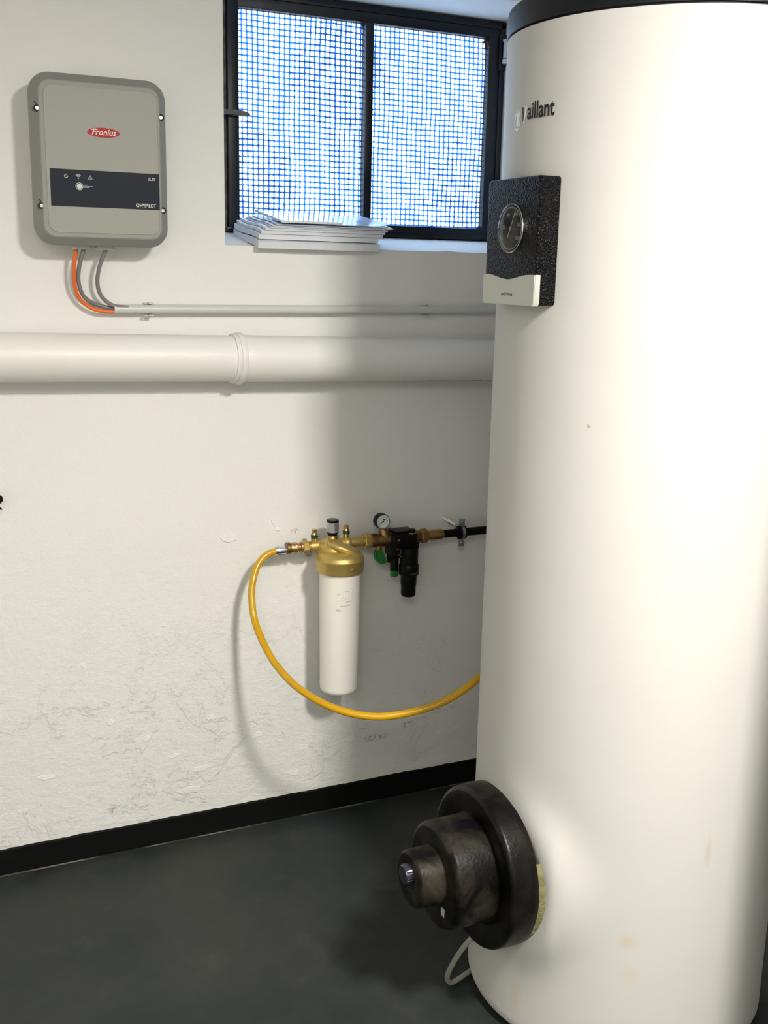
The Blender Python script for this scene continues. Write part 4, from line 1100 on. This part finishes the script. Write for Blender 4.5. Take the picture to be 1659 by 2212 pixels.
    bm = bmesh.new(); add_lathe(bm, [(0.0100, 0.8060), (0.0112, 0.8060), (0.0112, 0.8085), (0.0100, 0.8085), (0.0100, 0.8060)], (1.246, -0.096, 0), n=28, cap=False); obj('brass_ring', bm, M['brass'], r)
    bm = bmesh.new(); add_lathe(bm, [(0, 0.800), (0.0098, 0.800), (0.0098, 0.8165), (0.0080, 0.8185), (0, 0.8185)], (1.246, -0.096, 0), n=28); obj('top_plug', bm, M['black_plastic'], r)
    bm = bmesh.new(); add_ring(bm, (1.203, -0.1035, 0.7605), X, Z, N, 0.0080, 0.0095, 0.0018, 28, math.radians(-100), math.radians(130)); obj('brass_ring', bm, M['brass'], r)
    bm = bmesh.new(); add_lathe(bm, [(0, 0), (0.0036, 0), (0.0036, 0.0016), (0, 0.0020)], (1.2045, -0.1032, 0.7925), N, 16); obj('body_screw', bm, M['screw'], r)
    bm = bmesh.new(); add_lathe(bm, [(0, 0), (0.0026, 0), (0.0026, 0.0014), (0, 0.0016)], (1.212, -0.1032, 0.7475), N, 14); obj('body_screw', bm, M['screw'], r)
    # outlet unions
    bm = bmesh.new(); xlathe(bm, [(1.258, 0.0), (1.258, 0.0175), (1.281, 0.0175), (1.284, 0.0155), (1.284, 0)]); obj('outlet_union', bm, M['brass_dark'], r)
    bm = bmesh.new(); hexnut(bm, 1.2835, 1.3060, 0.0195, 0.0028); obj('outlet_nut', bm, M['brass_dark'], r)
    bm = bmesh.new(); xlathe(bm, [(1.3055, 0.0), (1.3055, 0.0130), (1.3165, 0.0130), (1.3175, 0.0150), (1.348, 0.0150), (1.3525, 0.0125), (1.3525, 0)]); obj('press_fitting', bm, M['bronze'], r, plabel='copper-coloured press fitting')
regulator()

bm = bmesh.new(); add_tube(bm, [(1.345, AX, AZ), (2.85, AX, AZ)], 0.0112, 24, spline=False)
obj('supply_pipe', bm, M['black_pipe'], base=(1.352, AX, AZ), label='black water pipe leading right from the copper press fitting behind the tank', cat='pipe')
def pipeclamp():
    x = 1.411
    r = root('pipe_clamp', 'zinc pipe clamp with black rubber lining around the black pipe', 'clamp', (x, 0, AZ))
    bm = bmesh.new(); add_lathe(bm, [(0.0110, -0.010), (0.0175, -0.010), (0.0190, -0.007), (0.0175, -0.005), (0.0175, 0.005), (0.0190, 0.007), (0.0175, 0.010), (0.0110, 0.010), (0.0110, -0.010)], (x, AX, AZ), (1, 0, 0), 36, cap=False); obj('rubber_lining', bm, M['black_rubber'], r)
    bm = bmesh.new(); add_lathe(bm, [(0.0176, -0.0045), (0.0190, -0.0045), (0.0190, 0.0045), (0.0176, 0.0045), (0.0176, -0.0045)], (x, AX, AZ), (1, 0, 0), 36, cap=False)
    add_box(bm, (x - 0.0085, AX - 0.003, AZ + 0.0180), (x + 0.0085, AX + 0.003, AZ + 0.0385), 0.002, 2)
    add_box(bm, (x - 0.0085, AX - 0.003, AZ - 0.0390), (x + 0.0085, AX + 0.003, AZ - 0.0180), 0.002, 2)
    obj('clamp_band', bm, M['zinc'], r, plabel='zinc-plated band')
    for s in (1, -1):
        bm = bmesh.new(); add_lathe(bm, [(0, 0), (0.0042, 0), (0.0042, 0.002), (0.003, 0.0032), (0, 0.0034)], (x + 0.001, AX - 0.003, AZ + s * 0.029), (0, -1, 0), 16)
        obj('clamp_screw', bm, M['screw'], r)
    bm = bmesh.new(); add_cyl(bm, (x, 0.0, AZ + 0.012), (x - 0.0005, AX + 0.014, AZ + 0.010), 0.004, 0, 14); obj('stud', bm, M['screw'], r)
pipeclamp()
# white cable tie end poking from behind the clamp
bm = bmesh.new(); add_tube(bm, [(1.402, -0.050, 0.806), (1.396, -0.038, 0.811), (1.390, -0.020, 0.815), (1.386, -0.001, 0.817)], lambda t: 0.0034 + 0.0012 * t, 8, 4)
obj('wall_plug_scrap', bm, M['housing'], base=(1.386, 0, 0.817), label='white scrap of filler sticking out of the wall left of the pipe clamp', cat='scrap')

# black knob at the left picture edge
def leftknob():
    r = root('wall_hook', 'small black hexagonal knob on the wall at the far left edge', 'knob', (0.205, 0, 0.953))
    N = Vector((0, -1, 0))
    bm = bmesh.new(); add_cyl(bm, (0.211, 0.0, 0.960), (0.211, -0.035, 0.960), 0.006, 0, 16); obj('stem', bm, M['black_plastic'], r)
    bm = bmesh.new(); add_lathe(bm, [(0, 0), (0.0085, 0), (0.0105, 0.002), (0.0105, 0.012), (0.008, 0.014), (0, 0.014)], (0.2205, -0.035, 0.960), N, 8, ref=(0.38, 0, 0.92)); obj('knob_head', bm, M['black_plastic'], r, smooth=20)
    bm = bmesh.new(); add_prism(bm, [(-0.010, 0.012), (-0.002, 0.004), (0.0075, -0.005), (0.008, -0.0075), (-0.010, -0.0045)], (0.2205, -0.035, 0.9415), X, Z, N, 0.006); obj('tab', bm, M['black_plastic'], r, smooth=20)
leftknob()

# ------------------------------------------------------------------ booklets on the sloping sill
SL = math.atan2(OZB - OZS, WY)
def booklet(name, label, x, y, up, w, d, t, yaw=0.0, cov=None, sag=0.0, lip=0.0, ripple=0.0, prints=None, group='booklets stacked on the window sill'):
    """x,y = front-left corner on the sill plane, up = height above that plane"""
    c, s = math.cos(SL), math.sin(SL)
    ey = Vector((0, c, s)); ez = Vector((0, -s, c)); ex = X
    cy_, sy_ = math.cos(yaw), math.sin(yaw)
    ux = ex * cy_ + ey * sy_; uy = ey * cy_ - ex * sy_
    o = Vector((x, 0, OZS)) + ey * y + ez * up
    r = root(name, label, 'booklet', tuple(o), group)
    nx, ny = 24, 14
    def zz(a, b):     # a along width 0..1, b along depth 0..1
        return (-sag * (1 - b) ** 2 * (1 - a * 0.4) + lip * max(0, a - 0.7) ** 2 * 10 * (0.4 + 0.6 * (1 - b)) + ripple * math.sin(b * 5.2 + 0.6) * (0.25 + 0.75 * (1 - a) ** 1.2))
    def slab(z0, z1, inset, m, nm, par, pl=None):
        bm = bmesh.new(); V = {}
        for k, zc in enumerate((z0, z1)):
            for i in range(nx + 1):
                for j in range(ny + 1):
                    a, b = i / nx, j / ny
                    p = o + ux * (inset + a * (w - 2 * inset)) + uy * (inset + b * (d - 2 * inset)) + ez * (zc + zz(a, b))
                    V[i, j, k] = bm.verts.new(p)
        for i in range(nx):
            for j in range(ny):
                for k in (0, 1): bm.faces.new((V[i, j, k], V[i + 1, j, k], V[i + 1, j + 1, k], V[i, j + 1, k]))
        for i in range(nx):
            for j in (0, ny): bm.faces.new((V[i, j, 0], V[i + 1, j, 0], V[i + 1, j, 1], V[i, j, 1]))
        for j in range(ny):
            for i in (0, nx): bm.faces.new((V[i, j, 0], V[i, j + 1, 0], V[i, j + 1, 1], V[i, j, 1]))
        return obj(nm, bm, m, par, plabel=pl)
    slab(0.0004, t - 0.0005, 0.0008, M['pages'], 'page_block', r)
    cv = slab(t - 0.0005, t, 0.0, cov or M['paper'], 'cover', r)
    if prints:
        for a0, b0, a1, b1 in prints:
            bm = bmesh.new(); V = []
            for k in range(7):
                a = a0 + (a1 - a0) * k / 6
                V.append([bm.verts.new(o + ux * a * w + uy * b * d + ez * (t + 0.0003 + zz(a, b))) for b in (b0, b1)])
            for A, B in zip(V, V[1:]): bm.faces.new((A[0], B[0], B[1], A[1]))
            obj('cover_print', bm, M['blue_print'], cv, smooth=0)
    return r
B0 = 0.8435
booklet('booklet', 'thick white booklet at the bottom of the stack, sticking out past the sill edge', B0, -0.034, 0.0006, 0.322, 0.205, 0.0170, 0.0, sag=0.0025, ripple=0.003)
booklet('booklet', 'white booklet second from the bottom of the sill stack', B0 + 0.004, -0.022, 0.0192, 0.318, 0.200, 0.0120, 0.004, sag=0.0010, ripple=0.003)
booklet('booklet', 'white booklet third from the bottom of the sill stack', B0 + 0.010, -0.022, 0.0318, 0.323, 0.200, 0.0080, 0.0, sag=0.0010, ripple=0.0035)
booklet('booklet', 'white booklet fourth from the bottom of the sill stack', B0 + 0.020, -0.022, 0.0402, 0.318, 0.198, 0.0060, -0.004, sag=0.0008, ripple=0.0035)
booklet('booklet', 'thin white booklet fifth from the bottom of the sill stack', B0 + 0.032, -0.026, 0.0466, 0.312, 0.197, 0.0034, 0.006, sag=0.0008, ripple=0.003, cov=M['cover_blue'])
booklet('booklet', 'thin white booklet with upturned right edge, sixth from the bottom of the sill stack', B0 + 0.036, -0.026, 0.0503, 0.322, 0.196, 0.0026, 0.0, sag=0.0006, ripple=0.0025, lip=0.004, cov=M['paper'])
booklet('booklet', 'thin pale booklet seventh from the bottom, just under the two topmost', B0 + 0.045, -0.027, 0.0540, 0.300, 0.196, 0.0022, -0.01, sag=0.0004, ripple=0.0025, lip=0.005, cov=M['cover_blue'])
booklet('booklet', 'pale blue booklet lying open-faced at the top right of the sill stack', B0 + 0.200, -0.024, 0.0588, 0.150, 0.200, 0.0016, 0.020, cov=M['cover_blue'], lip=0.007,
        prints=[(0.20, 0.30, 0.205, 0.62), (0.26, 0.40, 0.265, 0.66), (0.31, 0.45, 0.315, 0.70), (0.62, 0.42, 0.74, 0.46), (0.62, 0.46, 0.63, 0.50), (0.55, 0.36, 0.70, 0.365)])
booklet('booklet', 'glossy white booklet on the very top left of the stack, mirroring the window grid', B0 + 0.058, -0.029, 0.0612, 0.160, 0.203, 0.0058, 0.010, cov=M['cover'],
        prints=[(0.03, 0.03, 0.04, 0.30), (0.45, 0.55, 0.53, 0.56)])
